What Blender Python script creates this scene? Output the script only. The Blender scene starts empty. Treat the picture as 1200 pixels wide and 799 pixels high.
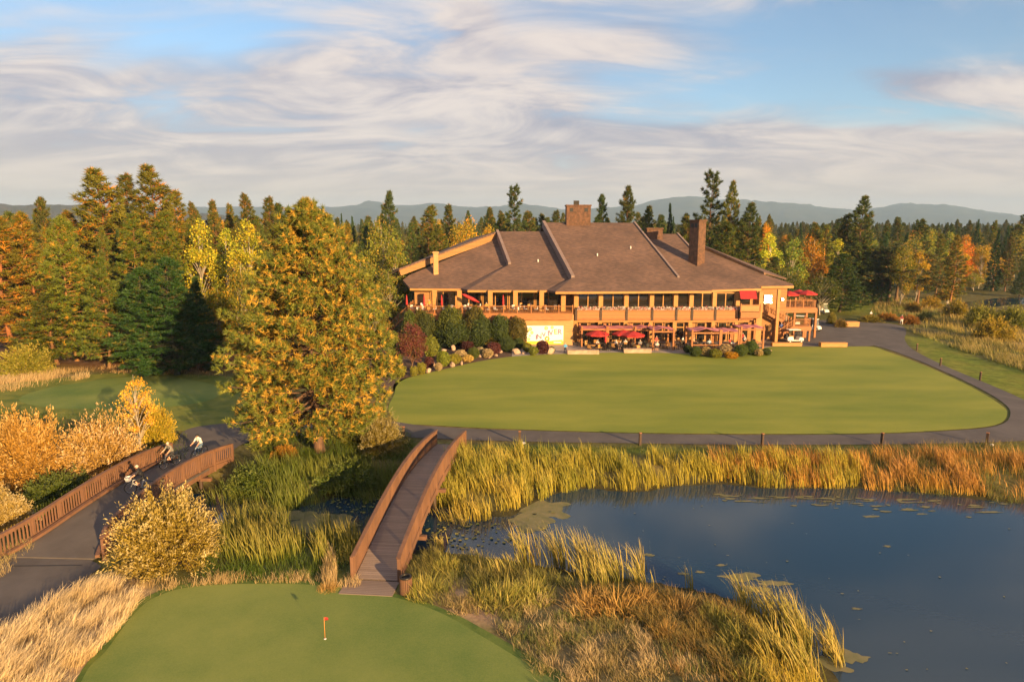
import bpy, math, random
import numpy as np
from mathutils import Vector, Matrix, Euler
random.seed(7); RNG = np.random.default_rng(11)
S = bpy.context.scene
COL = S.collection
R = math.radians
# ------------------------------------------------------------------ camera
H = 17.0; TH = R(9.75)
cd = bpy.data.cameras.new('camera'); cam = bpy.data.objects.new('camera', cd); COL.objects.link(cam)
cam.location = (0, 0, H); cam.rotation_euler = (math.pi/2 - TH, 0, 0)
cd.sensor_width = 36; cd.lens = 24; cd.clip_start = .5; cd.clip_end = 40000
S.camera = cam
def ray(px, py):
    u = (px-600)/800; v = (399.5-py)/800
    return (u, math.cos(TH)+v*math.sin(TH), -math.sin(TH)+v*math.cos(TH))
def P(px, py, z=0.0):                      # photo pixel -> point on a level plane
    d = ray(px, py); t = (z-H)/d[2]; return (d[0]*t, d[1]*t)
def Q(px, py, Y):                          # photo pixel -> point on the plane y = Y
    d = ray(px, py); t = Y/d[1]; return Vector((d[0]*t, Y, H+d[2]*t))
def PL(lst, z=0.0): return [P(a, b, z) for a, b in lst]
def XG(px, Y, z=0.0): return (px-600)/800*(math.cos(TH)*Y+math.sin(TH)*(H-z))
# ------------------------------------------------------------------ materials
def new_mat(name):
    m = bpy.data.materials.new(name); m.use_nodes = True
    nt = m.node_tree; b = nt.nodes['Principled BSDF']; return m, nt, b
def N(nt, t, **k):
    n = nt.nodes.new(t)
    for a, v in k.items(): setattr(n, a, v)
    return n
def plain(name, c, rough=.6, metal=0, c2=None, scale=6, bump=0, objcol=False, stretch=None, spec=.4, detail=5):
    m, nt, b = new_mat(name)
    b.inputs['Roughness'].default_value = rough; b.inputs['Metallic'].default_value = metal
    b.inputs['Specular IOR Level'].default_value = spec
    b.inputs['Base Color'].default_value = (*c, 1)
    L = nt.links
    if c2 or bump:
        tc = N(nt, 'ShaderNodeTexCoord'); mp = N(nt, 'ShaderNodeMapping')
        if stretch: mp.inputs['Scale'].default_value = stretch
        L.new(tc.outputs['Object'], mp.inputs['Vector'])
        nz = N(nt, 'ShaderNodeTexNoise'); nz.inputs['Scale'].default_value = scale; nz.inputs['Detail'].default_value = detail
        nz.inputs['Roughness'].default_value = .65
        L.new(mp.outputs[0], nz.inputs['Vector'])
    if c2:
        mx = N(nt, 'ShaderNodeValToRGB'); mx.color_ramp.elements[0].position = .35; mx.color_ramp.elements[1].position = .65
        mx.color_ramp.elements[0].color = (*c, 1); mx.color_ramp.elements[1].color = (*c2, 1)
        L.new(nz.outputs['Fac'], mx.inputs[0]); last = mx.outputs[0]
    else: last = None
    if objcol:
        oi = N(nt, 'ShaderNodeObjectInfo'); mm = N(nt, 'ShaderNodeMixRGB', blend_type='MULTIPLY'); mm.inputs[0].default_value = 1
        if last: L.new(last, mm.inputs[1])
        else: mm.inputs[1].default_value = (*c, 1)
        L.new(oi.outputs['Color'], mm.inputs[2]); last = mm.outputs[0]
    if last: L.new(last, b.inputs['Base Color'])
    if bump:
        bp = N(nt, 'ShaderNodeBump'); bp.inputs['Strength'].default_value = bump; bp.inputs['Distance'].default_value = .05
        L.new(nz.outputs['Fac'], bp.inputs['Height']); L.new(bp.outputs[0], b.inputs['Normal'])
    return m
def foliage(name, trans=.25, rough=.6):
    m, nt, b = new_mat(name); L = nt.links
    at = N(nt, 'ShaderNodeAttribute'); at.attribute_name = 'Col'
    oi = N(nt, 'ShaderNodeObjectInfo')
    mm = N(nt, 'ShaderNodeMixRGB', blend_type='MULTIPLY'); mm.inputs[0].default_value = 1
    L.new(at.outputs['Color'], mm.inputs[1]); L.new(oi.outputs['Color'], mm.inputs[2])
    L.new(mm.outputs[0], b.inputs['Base Color']); b.inputs['Roughness'].default_value = rough
    b.inputs['Specular IOR Level'].default_value = .2
    tr = N(nt, 'ShaderNodeBsdfTranslucent'); L.new(mm.outputs[0], tr.inputs['Color'])
    ms = N(nt, 'ShaderNodeMixShader'); ms.inputs[0].default_value = trans
    L.new(b.outputs[0], ms.inputs[1]); L.new(tr.outputs[0], ms.inputs[2])
    L.new(ms.outputs[0], nt.nodes['Material Output'].inputs['Surface'])
    return m
M = {}
M['leaf'] = foliage('leaf'); M['needle'] = foliage('needle', .12, .5); M['blade'] = foliage('grass_blade', .3, .5)
M['bark'] = plain('bark', (.16,.085,.05), .85, c2=(.07,.045,.03), scale=3, bump=.6, stretch=(2,2,.4), objcol=True)
M['palebark'] = plain('pale_bark', (.42,.36,.28), .8, c2=(.22,.19,.15), scale=5, bump=.3)
M['asphalt'] = plain('asphalt', (.075,.064,.060), .85, c2=(.115,.098,.09), scale=.35, bump=.15, detail=9)
M['paving'] = plain('paving', (.24,.20,.18), .8, c2=(.34,.29,.25), scale=.8, bump=.1, detail=8)
M['dirt'] = plain('dry_earth', (.30,.20,.12), .95, c2=(.45,.32,.2), scale=1.2, bump=.5, detail=9)
M['mulch'] = plain('bark_mulch', (.05,.028,.02), .95, c2=(.13,.075,.05), scale=2, bump=.8, detail=9)
M['stone'] = plain('stone', (.30,.20,.14), .85, c2=(.46,.33,.24), scale=1.4, bump=.5)
M['roof'] = None
M['wood'] = plain('stained_wood', (.44,.225,.065), .6, c2=(.34,.165,.05), scale=1.2, bump=.15, stretch=(1,1,5))
M['wood2'] = plain('red_brown_wood', (.36,.145,.045), .6, c2=(.26,.10,.032), scale=1.5, bump=.15, stretch=(1,1,5))
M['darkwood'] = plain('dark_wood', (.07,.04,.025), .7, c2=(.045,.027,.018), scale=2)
M['cream'] = plain('cream_wood_siding', (.44,.26,.10), .65, c2=(.36,.20,.075), scale=1, stretch=(1,1,6))
M['brick'] = plain('chimney_stone', (.15,.075,.045), .9, c2=(.07,.04,.026), scale=2.2, bump=.8)
M['bridge'] = plain('weathered_steel_brown', (.20,.10,.055), .75, c2=(.13,.066,.04), scale=1.5, bump=.12, stretch=(1,1,.3))
M['deck'] = None
M['metal'] = plain('dark_metal', (.04,.035,.03), .4, .6)
M['steel'] = plain('steel', (.5,.5,.5), .3, .9)
M['white'] = plain('white_paint', (.75,.73,.68), .4, c2=(.66,.64,.6), scale=3)
M['red'] = plain('red_canvas', (.42,.028,.025), .75, c2=(.33,.02,.02), scale=3)
M['maroon'] = plain('faded_maroon_canvas', (.55,.20,.22), .8, c2=(.42,.14,.16), scale=1.5)
M['black'] = plain('black_rubber', (.02,.02,.02), .6)
M['skin'] = plain('skin', (.55,.30,.20), .55)
M['cloth'] = plain('cloth', (.8,.8,.8), .85, objcol=True)
M['denim'] = plain('denim_cloth', (.07,.12,.2), .85, c2=(.1,.16,.25), scale=20)
M['darkcloth'] = plain('dark_cloth', (.03,.03,.035), .85)
M['hair'] = plain('grey_hair', (.45,.38,.30), .8)
M['flower'] = foliage('flower_petal', .2)
M['banner'] = plain('banner_vinyl', (.82,.80,.76), .5, c2=(.77,.75,.72), scale=1)
M['yellow'] = plain('yellow_print', (.85,.55,.05), .5); M['orange'] = plain('orange_print', (.85,.28,.05), .5)
M['purple'] = plain('purple_print', (.22,.12,.22), .5); M['bluep'] = plain('blue_print', (.15,.4,.7), .5)
M['glassdark'] = None
def shingles():
    m, nt, b = new_mat('roof_shingles'); L = nt.links
    tc = N(nt, 'ShaderNodeTexCoord'); br = N(nt, 'ShaderNodeTexBrick')
    br.inputs['Scale'].default_value = 1.4; br.inputs['Color1'].default_value = (.155,.088,.062,1); br.inputs['Color2'].default_value = (.098,.058,.043,1)
    br.inputs['Mortar'].default_value = (.10,.065,.05,1); br.inputs['Mortar Size'].default_value = .012
    br.inputs['Brick Width'].default_value = .7; br.inputs['Row Height'].default_value = .35
    nz = N(nt, 'ShaderNodeTexNoise'); nz.inputs['Scale'].default_value = .25; nz.inputs['Detail'].default_value = 8
    L.new(tc.outputs['Object'], br.inputs['Vector']); L.new(tc.outputs['Object'], nz.inputs['Vector'])
    mr = N(nt, 'ShaderNodeMapRange'); mr.inputs[1].default_value = .3; mr.inputs[2].default_value = .7; mr.inputs[3].default_value = .75; mr.inputs[4].default_value = 1.2
    L.new(nz.outputs['Fac'], mr.inputs[0])
    mm = N(nt, 'ShaderNodeVectorMath', operation='SCALE'); L.new(br.outputs['Color'], mm.inputs[0]); L.new(mr.outputs[0], mm.inputs['Scale'])
    L.new(mm.outputs[0], b.inputs['Base Color']); b.inputs['Roughness'].default_value = .9
    bp = N(nt, 'ShaderNodeBump'); bp.inputs['Strength'].default_value = .5; bp.inputs['Distance'].default_value = .04
    L.new(br.outputs['Fac'], bp.inputs['Height']); bp.invert = True; L.new(bp.outputs[0], b.inputs['Normal'])
    return m
M['roof'] = shingles()
def planks(name, c1, c2, width, axis='y'):
    m, nt, b = new_mat(name); L = nt.links
    tc = N(nt, 'ShaderNodeTexCoord'); mp = N(nt, 'ShaderNodeMapping'); L.new(tc.outputs['Object'], mp.inputs[0])
    sx = N(nt, 'ShaderNodeSeparateXYZ'); L.new(mp.outputs[0], sx.inputs[0])
    dv = N(nt, 'ShaderNodeMath', operation='DIVIDE'); dv.inputs[1].default_value = width; L.new(sx.outputs[{'x':0,'y':1,'z':2}[axis]], dv.inputs[0])
    fl = N(nt, 'ShaderNodeMath', operation='FLOOR'); L.new(dv.outputs[0], fl.inputs[0])
    fr = N(nt, 'ShaderNodeMath', operation='FRACT'); L.new(dv.outputs[0], fr.inputs[0])
    wn = N(nt, 'ShaderNodeTexWhiteNoise', noise_dimensions='1D'); L.new(fl.outputs[0], wn.inputs['W'])
    nz = N(nt, 'ShaderNodeTexNoise'); nz.inputs['Scale'].default_value = 1.5; nz.inputs['Detail'].default_value = 7; L.new(tc.outputs['Object'], nz.inputs[0])
    ad = N(nt, 'ShaderNodeMath', operation='ADD'); L.new(wn.outputs[0], ad.inputs[0]); L.new(nz.outputs['Fac'], ad.inputs[1])
    hv = N(nt, 'ShaderNodeMath', operation='MULTIPLY'); hv.inputs[1].default_value = .5; L.new(ad.outputs[0], hv.inputs[0])
    mx = N(nt, 'ShaderNodeMixRGB'); mx.inputs[1].default_value = (*c1,1); mx.inputs[2].default_value = (*c2,1); L.new(hv.outputs[0], mx.inputs[0])
    gp = N(nt, 'ShaderNodeMath', operation='GREATER_THAN'); gp.inputs[1].default_value = .1; L.new(fr.outputs[0], gp.inputs[0])
    m2 = N(nt, 'ShaderNodeMixRGB', blend_type='MULTIPLY'); m2.inputs[0].default_value = 1
    g2 = N(nt, 'ShaderNodeMapRange'); g2.inputs[3].default_value = .25; L.new(gp.outputs[0], g2.inputs[0])
    L.new(mx.outputs[0], m2.inputs[1]); L.new(g2.outputs[0], m2.inputs[2]); L.new(m2.outputs[0], b.inputs['Base Color'])
    b.inputs['Roughness'].default_value = .75
    bp = N(nt, 'ShaderNodeBump'); bp.inputs['Strength'].default_value = .6; bp.inputs['Distance'].default_value = .03
    L.new(gp.outputs[0], bp.inputs['Height']); L.new(bp.outputs[0], b.inputs['Normal'])
    return m
M['deck'] = planks('bridge_planks', (.16,.115,.092), (.28,.21,.175), .145, 'y')
M['siding'] = planks('horizontal_siding', (.27,.13,.042), (.37,.19,.065), .22, 'z')
def glass(name, c, rough):
    m, nt, b = new_mat(name); b.inputs['Base Color'].default_value = (*c,1); b.inputs['Roughness'].default_value = rough
    b.inputs['Specular IOR Level'].default_value = .9; b.inputs['IOR'].default_value = 1.6; return m
M['glass'] = glass('window_glass', (.018,.014,.011), .04)
M['glint'] = glass('sun_glint_glass', (.25,.18,.10), .22); M['glint'].node_tree.nodes['Principled BSDF'].inputs['Metallic'].default_value = .0
# lawn
def lawn_mat(name, a, c, s):
    m, nt, b = new_mat(name); L = nt.links
    tc = N(nt, 'ShaderNodeTexCoord'); mp = N(nt, 'ShaderNodeMapping'); mp.inputs['Scale'].default_value = s; L.new(tc.outputs['Object'], mp.inputs[0])
    n1 = N(nt, 'ShaderNodeTexNoise'); n1.inputs['Scale'].default_value = 1; n1.inputs['Detail'].default_value = 8; n1.inputs['Roughness'].default_value = .6; L.new(mp.outputs[0], n1.inputs[0])
    n2 = N(nt, 'ShaderNodeTexNoise'); n2.inputs['Scale'].default_value = 14; n2.inputs['Detail'].default_value = 6; n2.inputs['Roughness'].default_value = .8; L.new(tc.outputs['Object'], n2.inputs[0])
    mx = N(nt, 'ShaderNodeMath', operation='ADD'); h = N(nt, 'ShaderNodeMath', operation='MULTIPLY'); h.inputs[1].default_value = .45
    L.new(n2.outputs['Fac'], h.inputs[0]); L.new(n1.outputs['Fac'], mx.inputs[0]); L.new(h.outputs[0], mx.inputs[1])
    cr = N(nt, 'ShaderNodeValToRGB'); cr.color_ramp.elements[0].position = .56; cr.color_ramp.elements[1].position = .86
    cr.color_ramp.elements[0].color = (*a,1); cr.color_ramp.elements[1].color = (*c,1)
    L.new(mx.outputs[0], cr.inputs[0]); L.new(cr.outputs[0], b.inputs['Base Color']); b.inputs['Roughness'].default_value = .8; b.inputs['Specular IOR Level'].default_value = .2
    b.inputs['Sheen Weight'].default_value = .0
    bp = N(nt, 'ShaderNodeBump'); bp.inputs['Strength'].default_value = .5; bp.inputs['Distance'].default_value = .03; L.new(n2.outputs['Fac'], bp.inputs['Height']); L.new(bp.outputs[0], b.inputs['Normal'])
    return m
M['lawn'] = lawn_mat('mown_lawn', (.14,.185,.022), (.25,.26,.038), (.05,.16,1))
M['green'] = lawn_mat('putting_turf', (.10,.16,.035), (.21,.24,.06), (.12,.12,1))
M['fringe'] = lawn_mat('fringe_turf', (.05,.10,.018), (.13,.17,.035), (.8,.8,1))
M['rough'] = lawn_mat('rough_turf', (.08,.12,.018), (.20,.20,.035), (.5,.5,1))
def ground_mat():
    m, nt, b = new_mat('ground_soil_and_turf'); L = nt.links
    at = N(nt, 'ShaderNodeAttribute'); at.attribute_name = 'Col'
    tc = N(nt, 'ShaderNodeTexCoord'); nz = N(nt, 'ShaderNodeTexNoise'); nz.inputs['Scale'].default_value = .9; nz.inputs['Detail'].default_value = 10; nz.inputs['Roughness'].default_value = .7
    L.new(tc.outputs['Object'], nz.inputs[0])
    mr = N(nt, 'ShaderNodeMapRange'); mr.inputs[1].default_value = .3; mr.inputs[2].default_value = .7; mr.inputs[3].default_value = .55; mr.inputs[4].default_value = 1.45; L.new(nz.outputs['Fac'], mr.inputs[0])
    mm = N(nt, 'ShaderNodeVectorMath', operation='SCALE'); L.new(at.outputs['Color'], mm.inputs[0]); L.new(mr.outputs[0], mm.inputs['Scale'])
    L.new(mm.outputs[0], b.inputs['Base Color']); b.inputs['Roughness'].default_value = .95; b.inputs['Specular IOR Level'].default_value = .1
    bp = N(nt, 'ShaderNodeBump'); bp.inputs['Strength'].default_value = .8; bp.inputs['Distance'].default_value = .12; L.new(nz.outputs['Fac'], bp.inputs['Height']); L.new(bp.outputs[0], b.inputs['Normal'])
    return m
M['ground'] = ground_mat()
def water_mat():
    m, nt, b = new_mat('pond_water'); L = nt.links
    b.inputs['Base Color'].default_value = (.013,.036,.066,1); b.inputs['Roughness'].default_value = .03; b.inputs['IOR'].default_value = 1.48
    tc = N(nt, 'ShaderNodeTexCoord'); mp = N(nt, 'ShaderNodeMapping'); mp.inputs['Scale'].default_value = (1,2.2,1); L.new(tc.outputs['Object'], mp.inputs[0])
    nz = N(nt, 'ShaderNodeTexNoise'); nz.inputs['Scale'].default_value = 2.5; nz.inputs['Detail'].default_value = 3; L.new(mp.outputs[0], nz.inputs[0])
    bp = N(nt, 'ShaderNodeBump'); bp.inputs['Strength'].default_value = .045; bp.inputs['Distance'].default_value = .05; L.new(nz.outputs['Fac'], bp.inputs['Height']); L.new(bp.outputs[0], b.inputs['Normal'])
    return m
M['water'] = water_mat()
M['algae'] = plain('algae_scum', (.20,.17,.08), .7, c2=(.13,.13,.05), scale=2)
# ------------------------------------------------------------------ object helpers
def tag(o, label=None, cat=None, group=None, kind=None):
    if label: o['label'] = label
    if cat: o['category'] = cat
    if group: o['group'] = group
    if kind: o['kind'] = kind
    return o
def link(name, me, parent=None, loc=(0,0,0), rot=(0,0,0), scale=(1,1,1), color=None):
    o = bpy.data.objects.new(name, me); COL.objects.link(o)
    o.location = loc; o.rotation_euler = rot; o.scale = scale
    if parent: o.parent = parent
    if color: o.color = (*color, 1)
    return o
def empty(name, label, cat, loc=(0,0,0), rz=0, group=None, scale=(1,1,1)):
    o = link(name, None, None, loc, (0,0,rz), scale); o.empty_display_size = .3
    return tag(o, label, cat, group)
def npmesh(name, V, F, mat, col=None, smooth=False):
    V = np.asarray(V, dtype=np.float32); F = np.asarray(F, dtype=np.int32); k = F.shape[1]
    me = bpy.data.meshes.new(name); me.vertices.add(len(V)); me.vertices.foreach_set('co', V.ravel())
    me.loops.add(F.size); me.loops.foreach_set('vertex_index', F.ravel())
    me.polygons.add(len(F)); me.polygons.foreach_set('loop_start', np.arange(0, F.size, k, dtype=np.int32))
    if smooth: me.polygons.foreach_set('use_smooth', np.ones(len(F), dtype=bool))
    me.update(calc_edges=True)
    if col is not None:
        a = me.color_attributes.new('Col', 'FLOAT_COLOR', 'POINT')
        c = np.ones((len(V), 4), dtype=np.float32); c[:, :3] = col; a.data.foreach_set('color', c.ravel())
    me.materials.append(mat); return me
class MB:
    def __init__(s): s.v = []; s.f = []; s.mi = []; s.sm = []; s.m = 0
    def add(s, vs, fs, smooth=False):
        b = len(s.v); s.v += [tuple(v) for v in vs]
        for f in fs: s.f.append([b+i for i in f]); s.mi.append(s.m); s.sm.append(smooth)
        return s
    def box(s, x0, x1, y0, y1, z0, z1, mat=None):
        vs = [(x, y, z) for z in (z0, z1) for y in (y0, y1) for x in (x0, x1)]
        if mat is not None: vs = [mat @ Vector(v) for v in vs]
        return s.add(vs, [(0,2,3,1),(4,5,7,6),(0,1,5,4),(2,6,7,3),(0,4,6,2),(1,3,7,5)])
    def cbox(s, c, d, mat=None):
        return s.box(c[0]-d[0]/2, c[0]+d[0]/2, c[1]-d[1]/2, c[1]+d[1]/2, c[2]-d[2]/2, c[2]+d[2]/2, mat)
    def bar(s, a, b, w, h=None, up=(0,0,1)):              # rectangular bar from a to b
        a = Vector(a); b = Vector(b); h = h or w; d = (b-a).normalized(); u = Vector(up)
        if abs(d.dot(u)) > .98: u = Vector((0,1,0))
        x = d.cross(u).normalized(); y = x.cross(d).normalized()
        vs = [p + x*(i*w/2) + y*(j*h/2) for p in (a, b) for i, j in ((-1,-1),(1,-1),(1,1),(-1,1))]
        return s.add(vs, [(0,3,2,1),(4,5,6,7),(0,1,5,4),(1,2,6,5),(2,3,7,6),(3,0,4,7)])
    def tube(s, pts, rad, n=8, cap=True):
        pts = [Vector(p) for p in pts]
        if not hasattr(rad, '__len__'): rad = [rad]*len(pts)
        rings = []
        for i, p in enumerate(pts):
            d = (pts[min(i+1, len(pts)-1)] - pts[max(i-1, 0)]).normalized()
            u = Vector((0,0,1)) if abs(d.z) < .9 else Vector((1,0,0))
            x = d.cross(u).normalized(); y = d.cross(x).normalized()
            rings.append([p + (x*math.cos(2*math.pi*k/n) + y*math.sin(2*math.pi*k/n))*rad[i] for k in range(n)])
        vs = [v for r in rings for v in r]; fs = []
        for i in range(len(pts)-1):
            for k in range(n): fs.append((i*n+k, i*n+(k+1)%n, (i+1)*n+(k+1)%n, (i+1)*n+k))
        if cap: fs.append(tuple(range(n))[::-1]); fs.append(tuple((len(pts)-1)*n+k for k in range(n)))
        return s.add(vs, fs, True)
    def ell(s, c, r, nu=12, nv=8, mat=None):
        vs = []; fs = []
        for j in range(nv+1):
            t = math.pi*j/nv
            for i in range(nu):
                a = 2*math.pi*i/nu; v = Vector((c[0]+r[0]*math.sin(t)*math.cos(a), c[1]+r[1]*math.sin(t)*math.sin(a), c[2]+r[2]*math.cos(t)))
                vs.append(mat @ v if mat is not None else v)
        for j in range(nv):
            for i in range(nu): fs.append((j*nu+i, (j+1)*nu+i, (j+1)*nu+(i+1)%nu, j*nu+(i+1)%nu))
        return s.add(vs, fs, True)
    def torus(s, c, Rr, r, n=28, k=6, axis='y', sc=1):
        vs = []; fs = []
        for i in range(n):
            a = 2*math.pi*i/n
            for j in range(k):
                b = 2*math.pi*j/k; q = Rr + r*math.cos(b); h = r*math.sin(b)*sc
                p = {'y': (q*math.cos(a), h, q*math.sin(a)), 'z': (q*math.cos(a), q*math.sin(a), h)}[axis]
                vs.append((c[0]+p[0], c[1]+p[1], c[2]+p[2]))
        for i in range(n):
            for j in range(k): fs.append((i*k+j, ((i+1)%n)*k+j, ((i+1)%n)*k+(j+1)%k, i*k+(j+1)%k))
        return s.add(vs, fs, True)
    def prism(s, poly, vec):                              # extrude a 3d polygon by a vector
        n = len(poly); a = [Vector(p) for p in poly]; b = [p+Vector(vec) for p in a]
        fs = [tuple(range(n)), tuple(range(2*n-1, n-1, -1))] + [(i, n+i, n+(i+1)%n, (i+1)%n) for i in range(n)]
        return s.add(a+b, fs)
    def mesh(s, name, mats, fix=True, bevel=0):
        me = bpy.data.meshes.new(name); me.from_pydata(s.v, [], s.f)
        for m in (mats if isinstance(mats, (list, tuple)) else [mats]): me.materials.append(m)
        me.polygons.foreach_set('material_index', s.mi); me.polygons.foreach_set('use_smooth', s.sm)
        if fix:
            import bmesh
            bm = bmesh.new(); bm.from_mesh(me); bmesh.ops.recalc_face_normals(bm, faces=bm.faces)
            if bevel: bmesh.ops.bevel(bm, geom=bm.edges[:], offset=bevel, segments=2, affect='EDGES', clamp_overlap=True)
            bm.to_mesh(me); bm.free()
        me.update(); return me
    def obj(s, name, mats, parent=None, bevel=0, **k): return link(name, s.mesh(name, mats, True, bevel), parent, **k)
class Proto:                                              # kind built once, placed many times with shared meshes
    def __init__(s, name, parts): s.name = name; s.parts = parts   # parts: (name, mesh, loc, rot, [subparts])
    def put(s, label, cat, loc, rz=0, group=None, scale=(1,1,1), color=None, colors=None):
        e = empty(s.name, label, cat, loc, rz, group, scale)
        for p in s.parts:
            c = (colors or {}).get(p[0], color)
            o = link(p[0], p[1], e, p[2] if len(p) > 2 else (0,0,0), p[3] if len(p) > 3 else (0,0,0), color=c)
            for q in (p[4] if len(p) > 4 else []): link(q[0], q[1], o, q[2] if len(q) > 2 else (0,0,0), color=c)
        return e
# ------------------------------------------------------------------ polygons
def smooth_poly(pts, sub=6, closed=True):
    pts = [np.array(p, float) for p in pts]; n = len(pts); out = []
    for i in range(n if closed else n-1):
        p0, p1, p2, p3 = (pts[(i-1) % n] if closed or i > 0 else pts[0]), pts[i], pts[(i+1) % n], (pts[(i+2) % n] if closed or i+2 < n else pts[-1])
        for k in range(sub):
            t = k/sub; out.append(.5*((2*p1)+(-p0+p2)*t+(2*p0-5*p1+4*p2-p3)*t*t+(-p0+3*p1-3*p2+p3)*t**3))
    if not closed: out.append(pts[-1])
    return np.array(out)
def inside(poly, x, y):
    poly = np.asarray(poly); r = np.zeros(x.shape, bool); n = len(poly)
    for i in range(n):
        x1, y1 = poly[i]; x2, y2 = poly[(i+1) % n]
        if y1 == y2: continue
        c = ((y1 > y) != (y2 > y)) & (x < (x2-x1)*(y-y1)/(y2-y1)+x1); r ^= c
    return r
def sdist(poly, x, y):                                    # positive outside
    poly = np.asarray(poly); d = np.full(x.shape, 1e9); n = len(poly)
    for i in range(n):
        a = poly[i]; b = poly[(i+1) % n]; e = b-a; L2 = max((e*e).sum(), 1e-9)
        t = np.clip(((x-a[0])*e[0]+(y-a[1])*e[1])/L2, 0, 1)
        d = np.minimum(d, np.hypot(x-a[0]-t*e[0], y-a[1]-t*e[1]))
    return np.where(inside(poly, x, y), -d, d)
def sheet(name, poly, z, mat, kind='structure', label=None):
    import bmesh
    bm = bmesh.new(); vs = [bm.verts.new((p[0], p[1], z)) for p in poly]; f = bm.faces.new(vs); bmesh.ops.triangulate(bm, faces=[f])
    bm.normal_update()
    for f in bm.faces:
        if f.normal.z < 0: f.normal_flip()
    me = bpy.data.meshes.new(name); bm.to_mesh(me); bm.free(); me.materials.append(mat); o = link(name, me)
    return tag(o, label, kind=kind)
def scatter(poly, dens, rng=RNG):
    poly = np.asarray(poly); lo = poly.min(0); hi = poly.max(0); n = int((hi-lo).prod()*dens)
    p = rng.uniform(lo, hi, (n, 2)); return p[inside(poly, p[:,0], p[:,1])]
def vnoise(x, y, s, seed=0):                               # smooth value noise
    r = np.random.default_rng(seed).random((64, 64)); u = x/s; v = y/s
    i = np.floor(u).astype(int); j = np.floor(v).astype(int); fu = u-i; fv = v-j
    fu = fu*fu*(3-2*fu); fv = fv*fv*(3-2*fv); g = lambda a, b: r[a % 64, b % 64]
    return (g(i,j)*(1-fu)+g(i+1,j)*fu)*(1-fv)+(g(i,j+1)*(1-fu)+g(i+1,j+1)*fu)*fv
# ------------------------------------------------------------------ terrain
ZW = -.9
wpx = [(1215,592),(1100,580),(1000,573),(900,573),(850,568),(790,571),(745,578),(700,574),(668,575),(648,580),(622,592),(598,606),(570,606),(540,600),(505,592),(470,582),(440,578),(400,582),(350,595),(300,590),(240,578),(180,585),(100,580),(30,572),(-60,575),
       (-60,600),(60,607),(120,618),(200,612),(280,612),(330,624),(380,634),(430,640),(470,644),(500,642),(545,648),(600,655),(640,662),(700,672),(760,680),(820,690),(865,702),(905,722),(940,748),(965,775),(985,799),(1000,860),(1050,960),(1600,960),(1600,610)]
W = smooth_poly(PL(wpx, ZW), 3)
def gz(x, y):
    d = sdist(W, x, y); near = np.clip(d, -3, 3.5)
    z = np.where(near < 0, ZW + near*.5, ZW + (-ZW)*(lambda t: t*t*(3-2*t))(np.clip(near/3.2, 0, 1)))
    return z
def gz_at(pts): return gz(pts[:,0], pts[:,1])
fx = np.arange(-60, 62, .5); ext = np.cumsum(.7*1.16**np.arange(46)); xs = np.concatenate([-60-ext[::-1], fx, fx[-1]+ext])
fy = np.arange(12, 82, .5); exf = np.cumsum(.8*1.15**np.arange(50)); exn = np.cumsum(1.2*1.3**np.arange(14)); ys = np.concatenate([12-exn[::-1], fy, fy[-1]+exf])
GX, GY = np.meshgrid(xs, ys); gx = GX.ravel(); gy = GY.ravel()
nearm = (np.abs(gx) < 140) & (gy < 90) & (gy > -30); gzv = np.zeros(gx.shape); gzv[nearm] = gz(gx[nearm], gy[nearm])
n1 = vnoise(gx, gy, 9, 1); n2 = vnoise(gx, gy, 2.5, 2); n3 = vnoise(gx, gy, 40, 3)
mixn = np.clip(n1*.5+n2*.35+n3*.3, 0, 1)[:, None]
gcol = (1-mixn)*np.array((.055,.085,.02)) + mixn*np.array((.17,.125,.05))
def paint(poly, c1, c2, soft=1.0):
    global gcol
    msk = (np.abs(gx) < 400) & (gy < 420)
    d = np.full(gx.shape, 99.); d[msk] = sdist(np.asarray(poly), gx[msk], gy[msk]); w = np.clip(.5-d/soft, 0, 1)[:, None]
    t = n2[:, None]; gcol = gcol*(1-w) + w*((1-t)*np.array(c1)+t*np.array(c2))
far = np.clip((gy-150)/60, 0, 1)[:, None]
gcol = gcol*(1-far)+far*np.array((.055,.06,.022))
paint(PL([(-80,330),(60,372),(170,384),(300,384),(300,436),(120,434),(60,425),(-80,420)]), (.16,.075,.035), (.26,.13,.06), 3)     # needle litter
paint(PL([(-100,395),(60,402),(120,420),(120,428),(40,424),(-100,412)]), (.10,.06,.045), (.15,.09,.06), 2)
paint(PL([(-40,436),(100,440),(60,452),(-40,458)]), (.28,.2,.09), (.36,.25,.12), 2)
paint(PL([(500,700),(560,672),(640,690),(760,715),(840,760),(860,820),(800,960),(640,960),(630,800)]), (.11,.115,.04), (.27,.19,.10), 1.5)
paint(PL([(478,690),(530,676),(560,700),(600,735),(560,730),(520,712)]), (.34,.22,.14), (.44,.30,.2), .8)
paint(PL([(-20,690),(100,672),(170,680),(185,690),(150,720),(100,799),(-20,960),(-60,760)]), (.33,.23,.13), (.43,.31,.19), .8)
paint(PL([(960,346),(1100,350),(1130,372),(1060,372),(960,368)]), (.13,.17,.022), (.2,.2,.04), 4)
paint(PL([(470,519),(700,524),(1000,526),(1240,522),(1240,534),(480,530)]), (.11,.15,.022), (.18,.18,.04), 1)
paint(PL([(1058,392),(1090,396),(1150,420),(1230,440),(1230,480),(1150,450),(1090,425)]), (.12,.16,.022), (.19,.19,.035), 1)
wd = np.full(gx.shape, 99.); wd[nearm] = sdist(W, gx[nearm], gy[nearm]); w = np.clip(1.2-wd/1.5, 0, 1)[:, None]
gcol = gcol*(1-w)+w*np.array((.045,.04,.018))
gi = np.arange(len(gx)).reshape(GX.shape)
gF = np.stack([gi[:-1,:-1], gi[:-1,1:], gi[1:,1:], gi[1:,:-1]], -1).reshape(-1, 4)
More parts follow.
